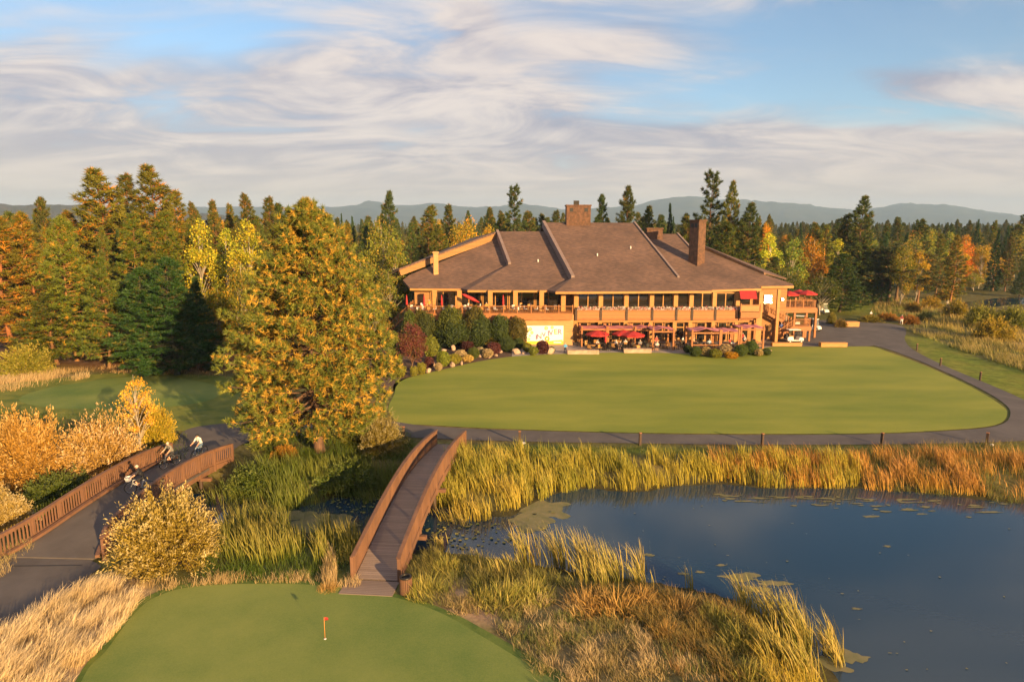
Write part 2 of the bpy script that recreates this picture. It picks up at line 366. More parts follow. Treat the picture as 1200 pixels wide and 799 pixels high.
tag(link('ground', npmesh('ground', np.stack([gx, gy, gzv], 1), gF, M['ground'], gcol, True)), kind='structure')
tag(link('pond_water', npmesh('pond_water', [(-70,14,ZW),(150,14,ZW),(150,74,ZW),(-70,74,ZW)], [(0,1,2,3)], M['water'])), kind='structure')
# flat sheets on the level ground
LAWN = smooth_poly(PL([(462,462),(465,452),(478,443),(520,433),(560,424),(600,418),(640,415.5),(690,414),(740,413),(800,414.5),(840,418),(872,415),(897,407.5),(930,405.5),(1012,405.5),(1045,414),(1085,429),(1135,452),(1172,474),(1180,486),(1165,498.5),(1100,504.5),(1000,508),(800,508),(600,503),(500,498),(468,496),(455,480)]), 5)
sheet('lawn', LAWN, .03, M['lawn'])
GREEN = smooth_poly(PL([(95,799),(125,762),(155,722),(182,700),(230,687),(320,684),(395,688),(470,702),(520,720),(560,743),(605,770),(650,799),(740,900),(700,1100),(300,1200),(20,1000)]), 5)
sheet('putting_green', GREEN, .03, M['green'])
FR = smooth_poly(PL([(88,799),(118,760),(148,719),(178,696),(230,683),(320,680),(398,684),(480,700),(530,718),(575,742),(622,768),(675,799),(790,900),(760,1120),(300,1230),(0,1000)]), 5)
sheet('green_fringe', FR, .02, M['fringe'])
PATH = smooth_poly(PL([(210,540),(196,551),(170,552),(185,538),(205,520),(215,506),(240,499),(300,494),(380,494),(455,494),(500,499.5),(600,504.5),(800,509.5),(1000,509.5),(1100,506),(1168,499.5),(1184,486),(1174,471),(1135,449),(1085,426.5),(1045,411),(1015,402),(1000,392),(1000,384),(1030,379),(1056,382),(1062,390),(1060,398),(1070,410),(1105,428),(1150,447),(1200,469),(1260,505),(1230,514),(1156,519),(1033,521),(893,521.5),(750,520),(600,517.5),(500,514),(455,511),(380,510),(310,514),(280,523),(262,537)]), 4)
sheet('path', PATH, .045, M['asphalt'])
PATH2 = [P(182,549), P(262,543), P(258,549), P(174,556)]
NEARPATH = smooth_poly(PL([(38,638),(113,660),(106,674),(52,716),(0,752),(-80,810),(-260,860),(-200,740),(-90,668),(0,650)]), 4)
sheet('near_path', NEARPATH, .045, M['asphalt'])
sheet('bare_earth', smooth_poly(PL([(86,690),(110,678),(150,676),(170,688),(160,700),(120,702),(92,700)]), 4), .022, M['dirt'])
LOT = PL([(893,406),(900,398),(930,392),(950,375),(985,376),(1030,378),(1060,384),(1058,396),(1020,406),(960,406.5)])
sheet('parking_lot', LOT, .05, M['asphalt'])
PATIO = PL([(600,419),(600,396),(760,394),(930,394),(915,407),(893,409),(872,417),(840,419),(800,416),(740,414.5),(690,415.5),(640,417)])
sheet('patio_paving', PATIO, .026, M['paving'])
BED = smooth_poly(PL([(458,460),(462,450),(475,443),(520,434),(560,425),(600,419),(640,416.5),(650,404),(600,398),(480,394),(445,405),(430,430),(440,450)]), 4)
sheet('garden_bed', BED, .015, M['mulch'])
sheet('left_fairway', smooth_poly(PL([(-60,470),(-40,456),(60,444),(120,438),(200,438),(300,445),(320,470),(300,494),(240,499),(215,505),(150,500),(90,492),(0,485)]), 4), .018, M['rough'])
sheet('left_green', smooth_poly(PL([(22,468),(60,454),(140,443),(200,442),(250,451),(262,460),(230,473),(150,479),(60,478)]), 4), .028, M['green'])
# ------------------------------------------------------------------ vegetation meshes
def nrm(a): return a/np.maximum(np.linalg.norm(a, axis=1, keepdims=True), 1e-9)
def leafquads(C, U, size, aspect, rng):                    # rhombic leaves: centres, axis dirs
    U = nrm(U); Wd = nrm(np.cross(U, rng.normal(size=U.shape))); s = np.asarray(size).reshape(-1, 1)
    V = np.stack([C-U*s*.5, C+Wd*s*aspect*.5, C+U*s*.5, C-Wd*s*aspect*.5], 1).reshape(-1, 3)
    return V, np.arange(len(V)).reshape(-1, 4)
def lerp(a, b, t): return np.asarray(a)*(1-t)+np.asarray(b)*t
def limb_mesh(name, segs, mat, n=5):
    mb = MB()
    for pts, rad in segs: mb.tube(pts, rad, n, False)
    return mb.mesh(name, mat, False)
def pine(seed, Ht=20., cb=.12, Rr=4., prof=None, nb=90, per=14, blades=12, blen=.42, bw=.05, orange=.3, droop=.0, ca=(.045,.075,.018), cc=(.085,.11,.025), co=(.27,.155,.032), trunk_r=.28, limbs=True, lean=0., jl=.7):
    rng = np.random.default_rng(seed)
    prof = prof or (lambda t: (math.sin(math.pi*min(1, (t*.86+.14)))**.6)*(1-t*.25)) 
    C = []; D = []; K = []; segs = []
    def axis(z): return Vector((lean*(z/Ht)**1.5*Ht*.12 + .25*math.sin(z*.35+seed), .2*math.cos(z*.3+seed), z))
    top = Ht*.99
    segs.append(([axis(z) for z in np.linspace(0, top, 9)], [trunk_r*(1-.93*(i/8)**.8)*(1.25 if i == 0 else 1) for i in range(9)]))
    for i in range(nb):
        u = (i+rng.random())/nb; t = u**.92; z = Ht*(cb+(1-cb)*t*.985); L = Rr*prof(t)*rng.uniform(jl, 1.1); az = i*2.39996+rng.normal()*.35
        el = (-.12 - droop*(1-t)) + t**1.5*.95 + rng.normal()*.09
        d = np.array((math.cos(az)*math.cos(el), math.sin(az)*math.cos(el), math.sin(el))); o = np.array(axis(z))
        side = np.array((-math.sin(az), math.cos(az), 0)); m = max(4, int(per*(L/Rr)+3))
        s = rng.uniform(.2, 1, m)**.66; s[0] = 1
        lat = rng.uniform(-1, 1, m)*.34*L*s*(1.2-s) * 1.6
        ver = rng.normal(size=m)*.09*L*.5 + .10*L*s*s
        p = o + d*(L*s)[:, None] + side*lat[:, None] + np.array((0,0,1))*ver[:, None]
        C.append(p); D.append(nrm(d*.8 + side*(lat/L)[:, None]*1.4 + np.array((0,0,.55)))); K.append(rng.random(m) < orange*(1.25-s))
        if limbs and L > 1: segs.append(([Vector(o), Vector(o+d*L*.5), Vector(o+d*L*.93+np.array((0,0,.10*L)))], [trunk_r*.28*(1-.6*t), trunk_r*.16, .02]))
    C = np.concatenate(C); D = np.concatenate(D); K = np.concatenate(K); n = len(C)
    Ci = np.repeat(C, blades, 0); Di = np.repeat(D, blades, 0); m = len(Ci)
    bd = nrm(Di*.75 + rng.normal(size=(m,3))*.62); ln = blen*rng.uniform(.65, 1.15, m)*np.repeat(rng.uniform(.7, 1.25, n), blades)
    sd = nrm(np.cross(bd, rng.normal(size=(m,3))))*bw*.5
    base = Ci + bd*.02; V = np.stack([base-sd, base+sd, base+bd*ln[:, None]], 1).reshape(-1, 3)
    tone = np.repeat(rng.random(n), blades)[:, None]; col = lerp(ca, cc, tone); kk = np.repeat(K, blades)[:, None]
    oc = np.asarray(co)*np.repeat(rng.uniform(.6, 1.2, n), blades)[:, None]
    bm_ = rng.random((m,1)); col = np.where(kk, oc*(.45+.55*bm_)+col*(1-bm_)*.7, col)
    crown = npmesh('crown', V, np.arange(len(V)).reshape(-1, 3), M['needle'], np.repeat(col, 3, 0))
    return Proto('pine_tree', [('trunk', limb_mesh('trunk', segs, M['bark'])), ('crown', crown)])
def decid(seed, name='broadleaf_tree', Ht=12., cb=.2, Rr=3.4, clumps=34, per=150, leaf=.24, c1=(.08,.115,.02), c2=(.20,.20,.035), c3=(.36,.22,.035), mix3=.2, shape=1., bark='palebark', tr=.16, aspect=.7, cl=.36):
    rng = np.random.default_rng(seed); cz = Ht*(cb+(1-cb)*.5); hz = Ht*(1-cb)*.5
    segs = [([Vector((.15*math.sin(k*1.3+seed), .15*math.cos(k+seed), Ht*.93*k/6)) for k in range(7)], [tr*(1-.85*k/6) for k in range(7)])]
    C = []; U = []; Cl = []
    for i in range(clumps):
        v = nrm(rng.normal(size=(1,3)))[0]*rng.uniform(.45, 1.)**.6; wz = 1-abs(v[2]); taper = (1-.45*shape*max(v[2], 0))
        c = np.array((v[0]*Rr*.82*taper, v[1]*Rr*.82*taper, cz+v[2]*hz*.92)); rr = Rr*cl*rng.uniform(.6, 1.15)
        q = nrm(rng.normal(size=(per,3)))*(rng.random((per,1))**.45)*np.array((rr, rr, rr*.95)); C.append(c+q)
        U.append(rng.normal(size=(per,3))+np.array((0,0,-.3))); tone = np.clip(rng.random()*.6+rng.random(per)*.4, 0, 1)[:, None]
        col = lerp(c1, c2, tone); o = (rng.random(per) < (mix3*1.8 if rng.random() < .5 else mix3*.3))[:, None]
        Cl.append(np.where(o, np.asarray(c3)*rng.uniform(.7, 1.2, (per,1)), col))
        z0 = max(Ht*cb*.6, c[2]-Rr*.9); segs.append(([Vector((0,0,z0)), Vector((c[0]*.5, c[1]*.5, (z0+c[2])/2+.2)), Vector(c)], [tr*.4, tr*.22, .02]))
    C = np.concatenate(C); U = np.concatenate(U); Cl = np.concatenate(Cl)
    V, F = leafquads(C, U, leaf*rng.uniform(.6, 1.2, len(C)), aspect, rng)
    return Proto(name, [('trunk', limb_mesh('trunk', segs, M[bark])), ('crown', npmesh('crown', V, F, M['leaf'], np.repeat(Cl, 4, 0)))])
def bush(seed, Rx=2.8, Hz=3.4, stems=420, per=38, leaf=.13, aspect=.3, c1=(.13,.11,.02), c2=(.28,.21,.05), ctip=(.5,.42,.22), name='willow_bush', cstart=.35):
    rng = np.random.default_rng(seed); segs = []; C = []; U = []; Cl = []
    for i in range(stems):
        a = rng.uniform(0, 2*math.pi); el = math.asin(rng.uniform(.02, 1)**.9); rad = rng.uniform(.8, 1.06) * (1+.10*math.sin(a*3+seed)+.07*math.sin(a*7))
        tip = np.array((math.cos(a)*math.cos(el)*Rx, math.sin(a)*math.cos(el)*Rx, math.sin(el)*Hz))*rad; base = np.array((math.cos(a), math.sin(a), 0))*rng.uniform(0, .35)*Rx*.5
        t = rng.uniform(cstart, 1.03, per)[:, None]; mid = base+(tip-base)*.5+np.array((0,0,Hz*.10))
        p = (1-t)**2*base+2*t*(1-t)*mid+t*t*tip + rng.normal(size=(per,3))*.085
        C.append(p); U.append(nrm((tip-base)[None]+0*p)+rng.normal(size=(per,3))*.55)
        tone = np.clip(rng.random()*.5+rng.random((per,1))*.5, 0, 1); col = lerp(c1, c2, tone); k = np.clip((t-.86)/.14, 0, 1)*rng.uniform(.2, 1)
        Cl.append(col*(1-k)+np.asarray(ctip)*k)
        if i % 6 == 0: segs.append(([Vector(base), Vector(mid), Vector(base+(tip-base)*.92)], [.03, .018, .006]))
    C = np.concatenate(C); U = np.concatenate(U); Cl = np.concatenate(Cl); C[:, 2] = np.maximum(C[:, 2], .03)
    V, F = leafquads(C, U, leaf*rng.uniform(.6, 1.3, len(C)), aspect, rng)
    return Proto(name, [('stems', limb_mesh('stems', segs, M['bark'], 4)), ('foliage', npmesh('foliage', V, F, M['leaf'], np.repeat(Cl, 4, 0)))])
def shrub(seed, n=3800, leaf=.055, square=0., c1=(.035,.055,.015), c2=(.075,.10,.025), name='clipped_shrub'):
    rng = np.random.default_rng(seed); v = nrm(rng.normal(size=(n,3)))
    if square: v = v/np.maximum(np.abs(v).max(1, keepdims=True)**square, .3)*.92
    b = 1+.10*np.sin(v[:,0]*4+seed)*np.cos(v[:,1]*5)+.05*np.sin(v[:,2]*9+seed); C = v*b[:, None]*rng.uniform(.84, 1.03, (n,1)); C[:,2] = C[:,2]*.5+.5
    C[:, :2] *= .5; tone = rng.random((n,1)); col = lerp(c1, c2, tone)
    V, F = leafquads(C, v+rng.normal(size=(n,3))*.9, leaf*rng.uniform(.7, 1.3, n), .7, rng)
    mb = MB(); mb.ell((0,0,.5), (.41,.41,.42), 10, 7); cv = np.array(mb.v); cf = np.array(mb.f)+len(V)
    V = np.concatenate([V, cv]); F = np.concatenate([F, cf]); cc = np.concatenate([np.repeat(col, 4, 0), np.tile(np.asarray(c1), (len(cv),1))])
    st = MB(); st.tube([(0,0,0),(0,0,.4)], [.045,.03], 6)
    return Proto(name, [('foliage', npmesh('foliage', V, F, M['leaf'], cc)), ('stem', st.mesh('stem', M['bark'], False))])
def blades(Pxy, z, h, w, lean, ang, cb_, ct, seg=3, curl=.5, rng=RNG):   # grass/reed blades as narrow tapered strips
    n = len(Pxy); a = rng.uniform(0, 2*math.pi, n); wx = np.stack([np.cos(a), np.sin(a), np.zeros(n)], 1)*(w/2)[:, None]
    ld = np.stack([np.cos(ang), np.sin(ang), np.zeros(n)], 1)*(lean*h)[:, None]; base = np.stack([Pxy[:,0], Pxy[:,1], z-.03], 1)
    ts = {1: [0, 1], 2: [0, .6, 1], 3: [0, .4, .75, 1]}[seg]; ws = {1: [1, .08], 2: [1, .75, .08], 3: [.8, 1, .65, .06]}[seg]
    V = []; Cc = []
    for t, q in zip(ts, ws):
        c = base + np.array((0,0,1))*(h*(t-curl*.35*lean*t*t))[:, None] + ld*(t**1.8)
        V += [c-wx*q, c+wx*q]; k = cb_*(1-t)+ct*t; Cc += [k, k]
    m = 2*len(ts); V = np.stack(V, 1).reshape(-1, 3); Cc = np.stack(Cc, 1).reshape(-1, 3); b = (np.arange(n)*m)[:, None]
    F = np.concatenate([b+np.array([2*i, 2*i+1, 2*i+3, 2*i+2]) for i in range(len(ts)-1)], 0)
    return V, F, Cc
def field(name, chunks, label, mat='blade'):
    Vs = []; Fs = []; Cs = []; o = 0
    for V, F, C in chunks: Vs.append(V); Fs.append(F+o); Cs.append(C); o += len(V)
    return tag(link(name, npmesh(name, np.concatenate(Vs), np.concatenate(Fs), M[mat], np.clip(np.concatenate(Cs), 0, 1))), label, None, None, 'stuff')
def chunk(poly, dens, h, w, cb_, ct, lean=.35, ang=2.6, seg=2, clump=.5, cs=1.2, angs=.6, zoff=0., seed=0, minland=None, curl=.5):
    p = scatter(smooth_poly(poly, 4), dens)
    k = vnoise(p[:,0], p[:,1], cs, 5+seed)
    keep = RNG.random(len(p)) < np.clip((k-.5*clump)*2.2, .05 if clump else 1, 1); p = p[keep]; k = k[keep]
    z = gz_at(p)
    if minland is not None: q = z > ZW+minland; p = p[q]; k = k[q]; z = z[q]
    z = np.maximum(z, ZW-.3); n = len(p)
    k2 = vnoise(p[:,0], p[:,1], 2.2, 9+seed)[:, None]; t = np.clip(k2*.8+RNG.random((n,1))*.5-.15, 0, 1)
    cbv = lerp(cb_[0], cb_[1], t); ctv = lerp(ct[0], ct[1], t)
    hh = (h[0]+(h[1]-h[0])*RNG.random(n))*(.6+.55*k); ww = RNG.uniform(w[0], w[1], n)
    return blades(p, z+zoff, hh, ww, np.abs(RNG.normal(lean, lean*.45, n)), RNG.normal(ang, angs, n), cbv, ctv, seg, curl)
# --- reeds and grasses
GRN = (.06,.11,.015); YG = (.20,.22,.025); YEL = (.52,.38,.05); ORG = (.52,.24,.045); TAN = (.52,.37,.17); PALE = (.66,.52,.30); OLV = (.10,.10,.03)
field('cattail_reeds', [
  chunk(PL([(505,608),(516,580),(530,556),(560,548),(640,550),(700,552),(700,566),(655,575),(640,585),(600,600),(575,610),(540,612)], ZW), 95, (1.0,1.8), (.028,.05), (YG,YEL), ((.20,.24,.03),(.5,.36,.08)), .28, 2.9, 3, .5, .8, .9, seed=1),
  chunk(PL([(655,578),(665,556),(760,552),(850,553),(920,553),(1000,558),(1000,572),(900,572),(850,566),(790,570),(745,577),(700,572)], ZW), 95, (.9,1.6), (.028,.05), (YEL,YG), ((.45,.36,.05),(.28,.26,.04)), .28, 2.9, 3, .5, .8, .9, seed=2),
  chunk(PL([(840,550),(1000,554),(1005,570),(900,571),(845,562)], ZW), 70, (.8,1.4), (.028,.05), (YEL,ORG), (ORG,(.45,.24,.09)), .3, 2.9, 2, .4, .8, .9, seed=3),
  chunk(PL([(1000,555),(1060,548),(1240,560),(1240,588),(1100,579),(1005,573)], ZW), 75, (.7,1.4), (.028,.05), (YEL,ORG), (ORG,(.4,.22,.1)), .4, 2.9, 2, .5, 1., .9, seed=4),
 ], 'tall yellow-green and orange reeds along the far bank of the pond')
field('marsh_reeds', [
  chunk(PL([(240,584),(285,562),(330,556),(420,556),(470,560),(465,572),(430,584),(330,592),(270,594)], ZW+.4), 70, (.8,1.6), (.03,.05), (GRN,YG), ((.10,.15,.02),(.22,.22,.05)), .25, 2.8, 3, .4, 1., .9, seed=5),
  chunk(PL([(262,660),(270,615),(330,600),(350,630),(400,622),(425,640),(410,672),(330,676),(280,676)], ZW+.3), 85, (1.0,2.0), (.03,.05), (GRN,YG), ((.14,.17,.03),(.36,.28,.07)), .25, 2.8, 3, .55, .8, .9, seed=6),
  chunk(PL([(-40,560),(60,566),(130,590),(90,608),(20,612),(-40,640)], ZW+.2), 55, (1.0,1.8), (.03,.05), ((.03,.05,.012),GRN), (GRN,YG), .25, 2.8, 2, .5, 1.2, .9, seed=7),
 ], 'green marsh reeds in the wet ground between the two bridges')
near_reed = []
for (px, py, n, hh, sp) in [(590,690,60,1.1,.9),(620,665,170,2.5,.9),(655,660,150,2.6,.8),(690,668,230,2.7,1.1),(720,680,200,2.3,1.1),(700,700,160,1.9,1.2),(750,690,90,1.7,.8),(752,668,60,2.4,.35),(810,688,22,1.6,.3),(868,706,45,1.9,.4),(880,722,110,2.2,.7),(905,735,150,2.4,.7),(930,745,190,2.6,.8),(945,760,150,2.3,.7),(975,760,130,2.3,.5),(985,775,60,1.9,.35),(560,660,60,.9,.7),(910,790,150,2.1,.9),(945,800,150,2.0,.8),(515,640,60,1.2,.6),(600,675,60,1.0,.8),(540,612,40,1.5,.6)]:
    n = int(n*.62); c = np.array(P(px, py, -.75)); p = c+RNG.normal(size=(n,2))*sp*np.array((.42,.35)); z = np.maximum(gz_at(p), ZW-.3); t = RNG.random((n,1))
    near_reed.append(blades(p, z, hh*RNG.uniform(.55,1.05,n), RNG.uniform(.022,.05,n), np.abs(RNG.normal(.33,.15,n)), RNG.normal(2.75,.45,n), lerp((.10,.12,.02),(.30,.22,.04),t), lerp((.34,.32,.06),(.62,.46,.14),t), 3, .7))
field('near_bank_reeds', near_reed, 'clumps of tall yellow reeds leaning along the near edge of the pond')
TANS = ((.30,.20,.08),(.42,.29,.13))
field('bank_grass', [
  chunk(PL([(490,700),(540,655),(600,668),(700,690),(830,705),(900,740),(950,780),(985,840),(900,960),(700,960),(640,820),(600,755),(560,722)]), 300, (.18,.5), (.012,.028), (GRN,(.13,.10,.03)), ((.14,.20,.04),(.46,.33,.15)), .55, 2.6, 2, .5, .7, 1.4, seed=8),
  chunk(PL([(700,690),(830,700),(900,735),(950,775),(960,840),(820,820),(760,740),(720,715)]), 230, (.3,.75), (.012,.03), (OLV,(.17,.09,.03)), ((.28,.22,.05),(.42,.24,.09)), .5, 2.7, 2, .4, .9, .9, seed=9),
  chunk(PL([(560,700),(640,700),(760,745),(830,790),(850,850),(700,960),(650,830),(600,760)]), 260, (.3,.62), (.012,.026), TANS, (TAN,PALE), .6, 2.5, 2, .95, .75, 1.2, seed=10),
  chunk(PL([(880,735),(930,760),(975,800),(990,850),(930,900),(900,800)]), 240, (.5,1.1), (.015,.032), (YG,YEL), (YEL,(.6,.42,.08)), .5, 2.3, 2, .4, .6, .9, seed=11),
  chunk(PL([(478,692),(495,650),(540,648),(600,664),(680,690),(640,705),(560,695),(520,700)]), 230, (.3,.85), (.014,.03), (GRN,OLV), (YG,(.3,.24,.07)), .45, 2.4, 2, .5, .8, 1.2, seed=12),
 ], 'shaggy green and straw-coloured grass on the near pond bank')
field('dry_fescue', [
  chunk(PL([(-60,760),(0,742),(70,705),(110,690),(150,694),(160,712),(120,760),(85,799),(40,960),(-120,960)]), 520, (.5,1.0), (.010,.024), ((.42,.29,.12),(.6,.43,.2)), ((.78,.6,.32),(.92,.76,.5)), .55, .45, 3, .65, .55, .7, seed=13),
  chunk(PL([(105,690),(200,678),(300,674),(410,676),(415,690),(330,684),(230,688),(160,704)]), 300, (.2,.55), (.010,.022), TANS, (TAN,PALE), .4, 1., 2, .6, .6, 2, seed=14),
  chunk(PL([(-30,655),(36,640),(30,655),(-20,690)]), 200, (.3,.7), (.012,.024), TANS, ((.3,.26,.06),PALE), .4, 1., 2, .5, .6, 2, seed=15),
  chunk(PL([(378,688),(382,655),(392,655),(394,688)]), 260, (.7,1.1), (.014,.026), TANS, (TAN,PALE), .15, 1., 2, 0, .6, 2, seed=15),
 ], 'feathery straw-coloured dry grass beside the near putting green')
field('rough_grass', [
  chunk(PL([(470,521),(560,525),(700,524),(1000,526),(1240,522),(1240,560),(1000,548),(850,540),(700,534),(560,530),(500,540)]), 55, (.15,.45), (.02,.04), (GRN,YG), ((.12,.16,.03),(.3,.22,.07)), .4, 1.5, 1, .3, 1.4, 2, seed=16),
  chunk(PL([(990,528),(1240,526),(1240,575),(1100,566),(1000,556)]), 60, (.4,.9), (.02,.045), (GRN,OLV), ((.2,.2,.04),(.42,.28,.1)), .4, 2.6, 1, .6, 1.6, 2, seed=17),
  chunk(PL([(-60,540),(60,545),(180,560),(170,600),(60,580),(-60,590)],-.3), 60, (.4,.9), (.02,.04), (GRN,GRN), (GRN,YG), .4, 1.5, 1, .4, 1.2, 2, seed=18),
  chunk(PL([(225,680),(262,640),(290,560),(330,520),(300,505),(470,510),(480,540),(440,600),(420,660),(330,690)],-.3), 110, (.3,.8), (.02,.04), (GRN,GRN), (GRN,YG), .4, 1.5, 1, .4, 1.2, 2, seed=19),
  chunk(PL([(-60,478),(90,488),(150,503),(215,508),(215,540),(150,560),(60,550),(-60,560)]), 60, (.15,.5), (.02,.04), (GRN,GRN), (GRN,(.16,.16,.04)), .4, 1.5, 1, .4, 1.5, 2, seed=20),
 ], 'rough green grass between the cart path, the marsh and the pond')
field('dry_meadow_grass', [
  chunk(PL([(-60,455),(-60,432),(60,436),(105,442),(60,452),(0,460)]), 60, (.4,.9), (.03,.06), TANS, (TAN,PALE), .4, .6, 1, .3, 2, 1, seed=21),
  chunk(PL([(1062,386),(1100,382),(1160,400),(1260,420),(1260,450),(1150,420),(1090,398)]), 26, (.5,1.1), (.04,.08), (GRN,YG), ((.3,.24,.06),TAN), .4, 2.6, 1, .4, 3, 1, seed=22),
  chunk(PL([(1080,378),(1120,372),(1260,380),(1260,420),(1180,410),(1120,390)]), 16, (.6,1.4), (.05,.09), (YG,YEL), ((.42,.28,.07),TAN), .4, 2.6, 1, .5, 3, 1, seed=23),
  chunk(PL([(1020,362),(1060,350),(1130,360),(1125,372),(1060,376)]), 9, (.5,1.2), (.06,.1), (YG,OLV), ((.3,.2,.07),TAN), .4, 2.6, 1, .6, 3, 1, seed=24),
  chunk(PL([(60,436),(130,440),(200,440),(290,446),(290,436),(130,430)]), 30, (.3,.6), (.03,.06), TANS, ((.36,.2,.08),TAN), .4, .6, 1, .8, 2, 1, seed=25),
 ], 'long dry meadow grass beyond the path on both sides')
# lily pads and algae
lp = MB()
for (poly, dens) in [(PL([(480,600),(500,585),(560,606),(600,610),(600,635),(540,645),(495,635)], ZW), 6), (PL([(385,575),(440,565),(455,585),(430,602),(390,600)], ZW), 7), (PL([(600,612),(650,600),(640,640),(600,640)], ZW), 1.5)]:
    for x, y in scatter(poly, dens):
        r = RNG.uniform(.04, .12); a0 = RNG.uniform(0, 6.28); z = ZW+.015+RNG.uniform(0, .05)
        lp.add([(x+r*math.cos(a0+k*.75), y+r*math.sin(a0+k*.75), z+RNG.uniform(-.01,.03)) for k in range(8)], [tuple(range(8))])
me = lp.mesh('lily_pads', plain('lily_pad', (.10,.13,.03), .45, c2=(.32,.25,.05), scale=1.2), False)
tag(link('lily_pads', me), 'small floating lily pads on the dark water beside the footbridge', None, None, 'stuff')
al = MB()
def blob(px, py, rx, ry, seed, sink=0):
    c = P(px, py, ZW); rr = random.Random(seed); ph = [rr.uniform(0, 6) for _ in range(4)]
    al.add([(c[0]+rx*math.cos(a)*(1+.25*math.sin(3*a+ph[0])+.15*math.sin(5*a+ph[1])+.1*math.sin(9*a+ph[3])), c[1]+ry*math.sin(a)*(1+.25*math.sin(2*a+ph[2])+.15*math.sin(7*a+ph[3])), ZW+.006+sink) for a in np.linspace(0, 2*math.pi, 40)[:-1]], [tuple(range(39))])
for i, (px, py, rx, ry) in enumerate([(640,596,1.5,1.5),(622,612,1.3,1.1),(870,676,.9,.45),(905,683,.8,.3),(885,690,.6,.35),(990,768,.55,.4),(975,778,.7,.5),(1005,770,.4,.3),(1020,605,.5,.16),(1080,602,.3,.1),(760,650,.3,.15),(845,662,.25,.1),(820,670,.22,.1),(800,672,.3,.1),(890,705,.2,.12),(1040,640,.2,.1),(1003,713,.22,.1),(380,612,2.0,1.1),(350,604,1.1,.8)]): blob(px, py, rx, ry, i, i*.0006)
for k in range(70):
    px = random.uniform(840, 1230); py = 578+(px-840)*.03+abs(random.gauss(0, 7)); blob(px, py, random.uniform(.1,.6), random.uniform(.03,.14), 100+k, .012+k*.0001)
for k in range(60): blob(random.uniform(700,1190), random.uniform(590,790), random.uniform(.03,.09), random.uniform(.02,.05), 300+k, .03+k*.0001)
tag(link('pond_algae', al.mesh('pond_algae', M['algae'], False)), 'pale scummy algae drifting on the pond surface', None, None, 'stuff')
# ------------------------------------------------------------------ tree kinds
BIG = pine(3, 18.8, .125, 6.15, prof=lambda t: float(np.interp(t, (0,.1,.25,.4,.54,.64,.74,.84,.92,1), (.75,.95,1.0,.92,.74,.62,.50,.35,.19,.02)))*(.9+.14*math.sin(t*41)**2), nb=330, per=58, blades=15, blen=.36, bw=.06, orange=.66, droop=.08, ca=(.075,.11,.02), cc=(.22,.22,.035), co=(.66,.36,.05), jl=.86, trunk_r=.36)
PA = pine(21, 22, .06, 4.2, prof=lambda t: (1-t)**.55*(.92+.12*math.sin(t*9+1)**2), nb=125, per=19, blades=14, blen=.62, bw=.105, orange=.26)
PB = pine(22, 22, .08, 3.4, prof=lambda t: (1-t)**.42*(.85+.25*math.sin(t*7)**2), nb=110, per=18, blades=14, blen=.62, bw=.105, orange=.3)
PC = pine(23, 22, .38, 3.6, prof=lambda t: (.4+.6*abs(math.sin(t*8+1)))*(1-t*.6), nb=58, per=18, blades=12, blen=.62, bw=.13, orange=.15)
PD = pine(24, 20, .08, 4.6, prof=lambda t: (1-t)**.6*(.9+.15*math.sin(t*9)**2), nb=135, per=20, blades=13, blen=.6, bw=.105, orange=.18)
FIR = pine(25, 18, .04, 3.0, prof=lambda t: (1-t)**.9, nb=150, per=15, blades=12, blen=.5, bw=.10, orange=.04, droop=.3, ca=(.025,.05,.02), cc=(.05,.08,.03)); FIR.name = 'fir_tree'
PE = pine(26, 14, .42, 5.4, prof=lambda t: (.75+.25*math.sin(t*9))*(1-t**2.2)**.6, nb=110, per=20, blades=11, blen=.5, bw=.12, orange=.3, ca=(.055,.075,.025), cc=(.12,.115,.035), co=(.4,.19,.05), lean=.5)
PF = pine(27, 21, .1, 3.9, prof=lambda t: (1-t)**.6*(.8+.3*math.sin(t*11+2)**2), nb=120, per=19, blades=14, blen=.6, bw=.105, orange=.5, ca=(.055,.08,.02), cc=(.10,.12,.025))
PINES = [PA, PB, PD, PF]
DA = decid(31, clumps=46, per=170, cb=.1); DB = decid(32, clumps=54, per=170, cb=.1, Rr=3.9, c1=(.08,.10,.02), c2=(.2,.18,.03)); DC = decid(33, Ht=13, Rr=3.1, cb=.12, clumps=46, per=160, shape=1.6)
ASP = decid(34, 'aspen_tree', 14, .22, 2.6, 38, 120, .22, (.11,.13,.02), (.24,.23,.03), (.4,.3,.04), .3, 1.6, 'palebark', .13, .8, .38)
BIR = decid(35, 'birch_tree', 6.6, .14, 1.7, 36, 62, .13, (.30,.20,.02), (.55,.36,.04), (.62,.4,.06), .4, 1.4, 'palebark', .07, .7, .30)
nplaced = {}
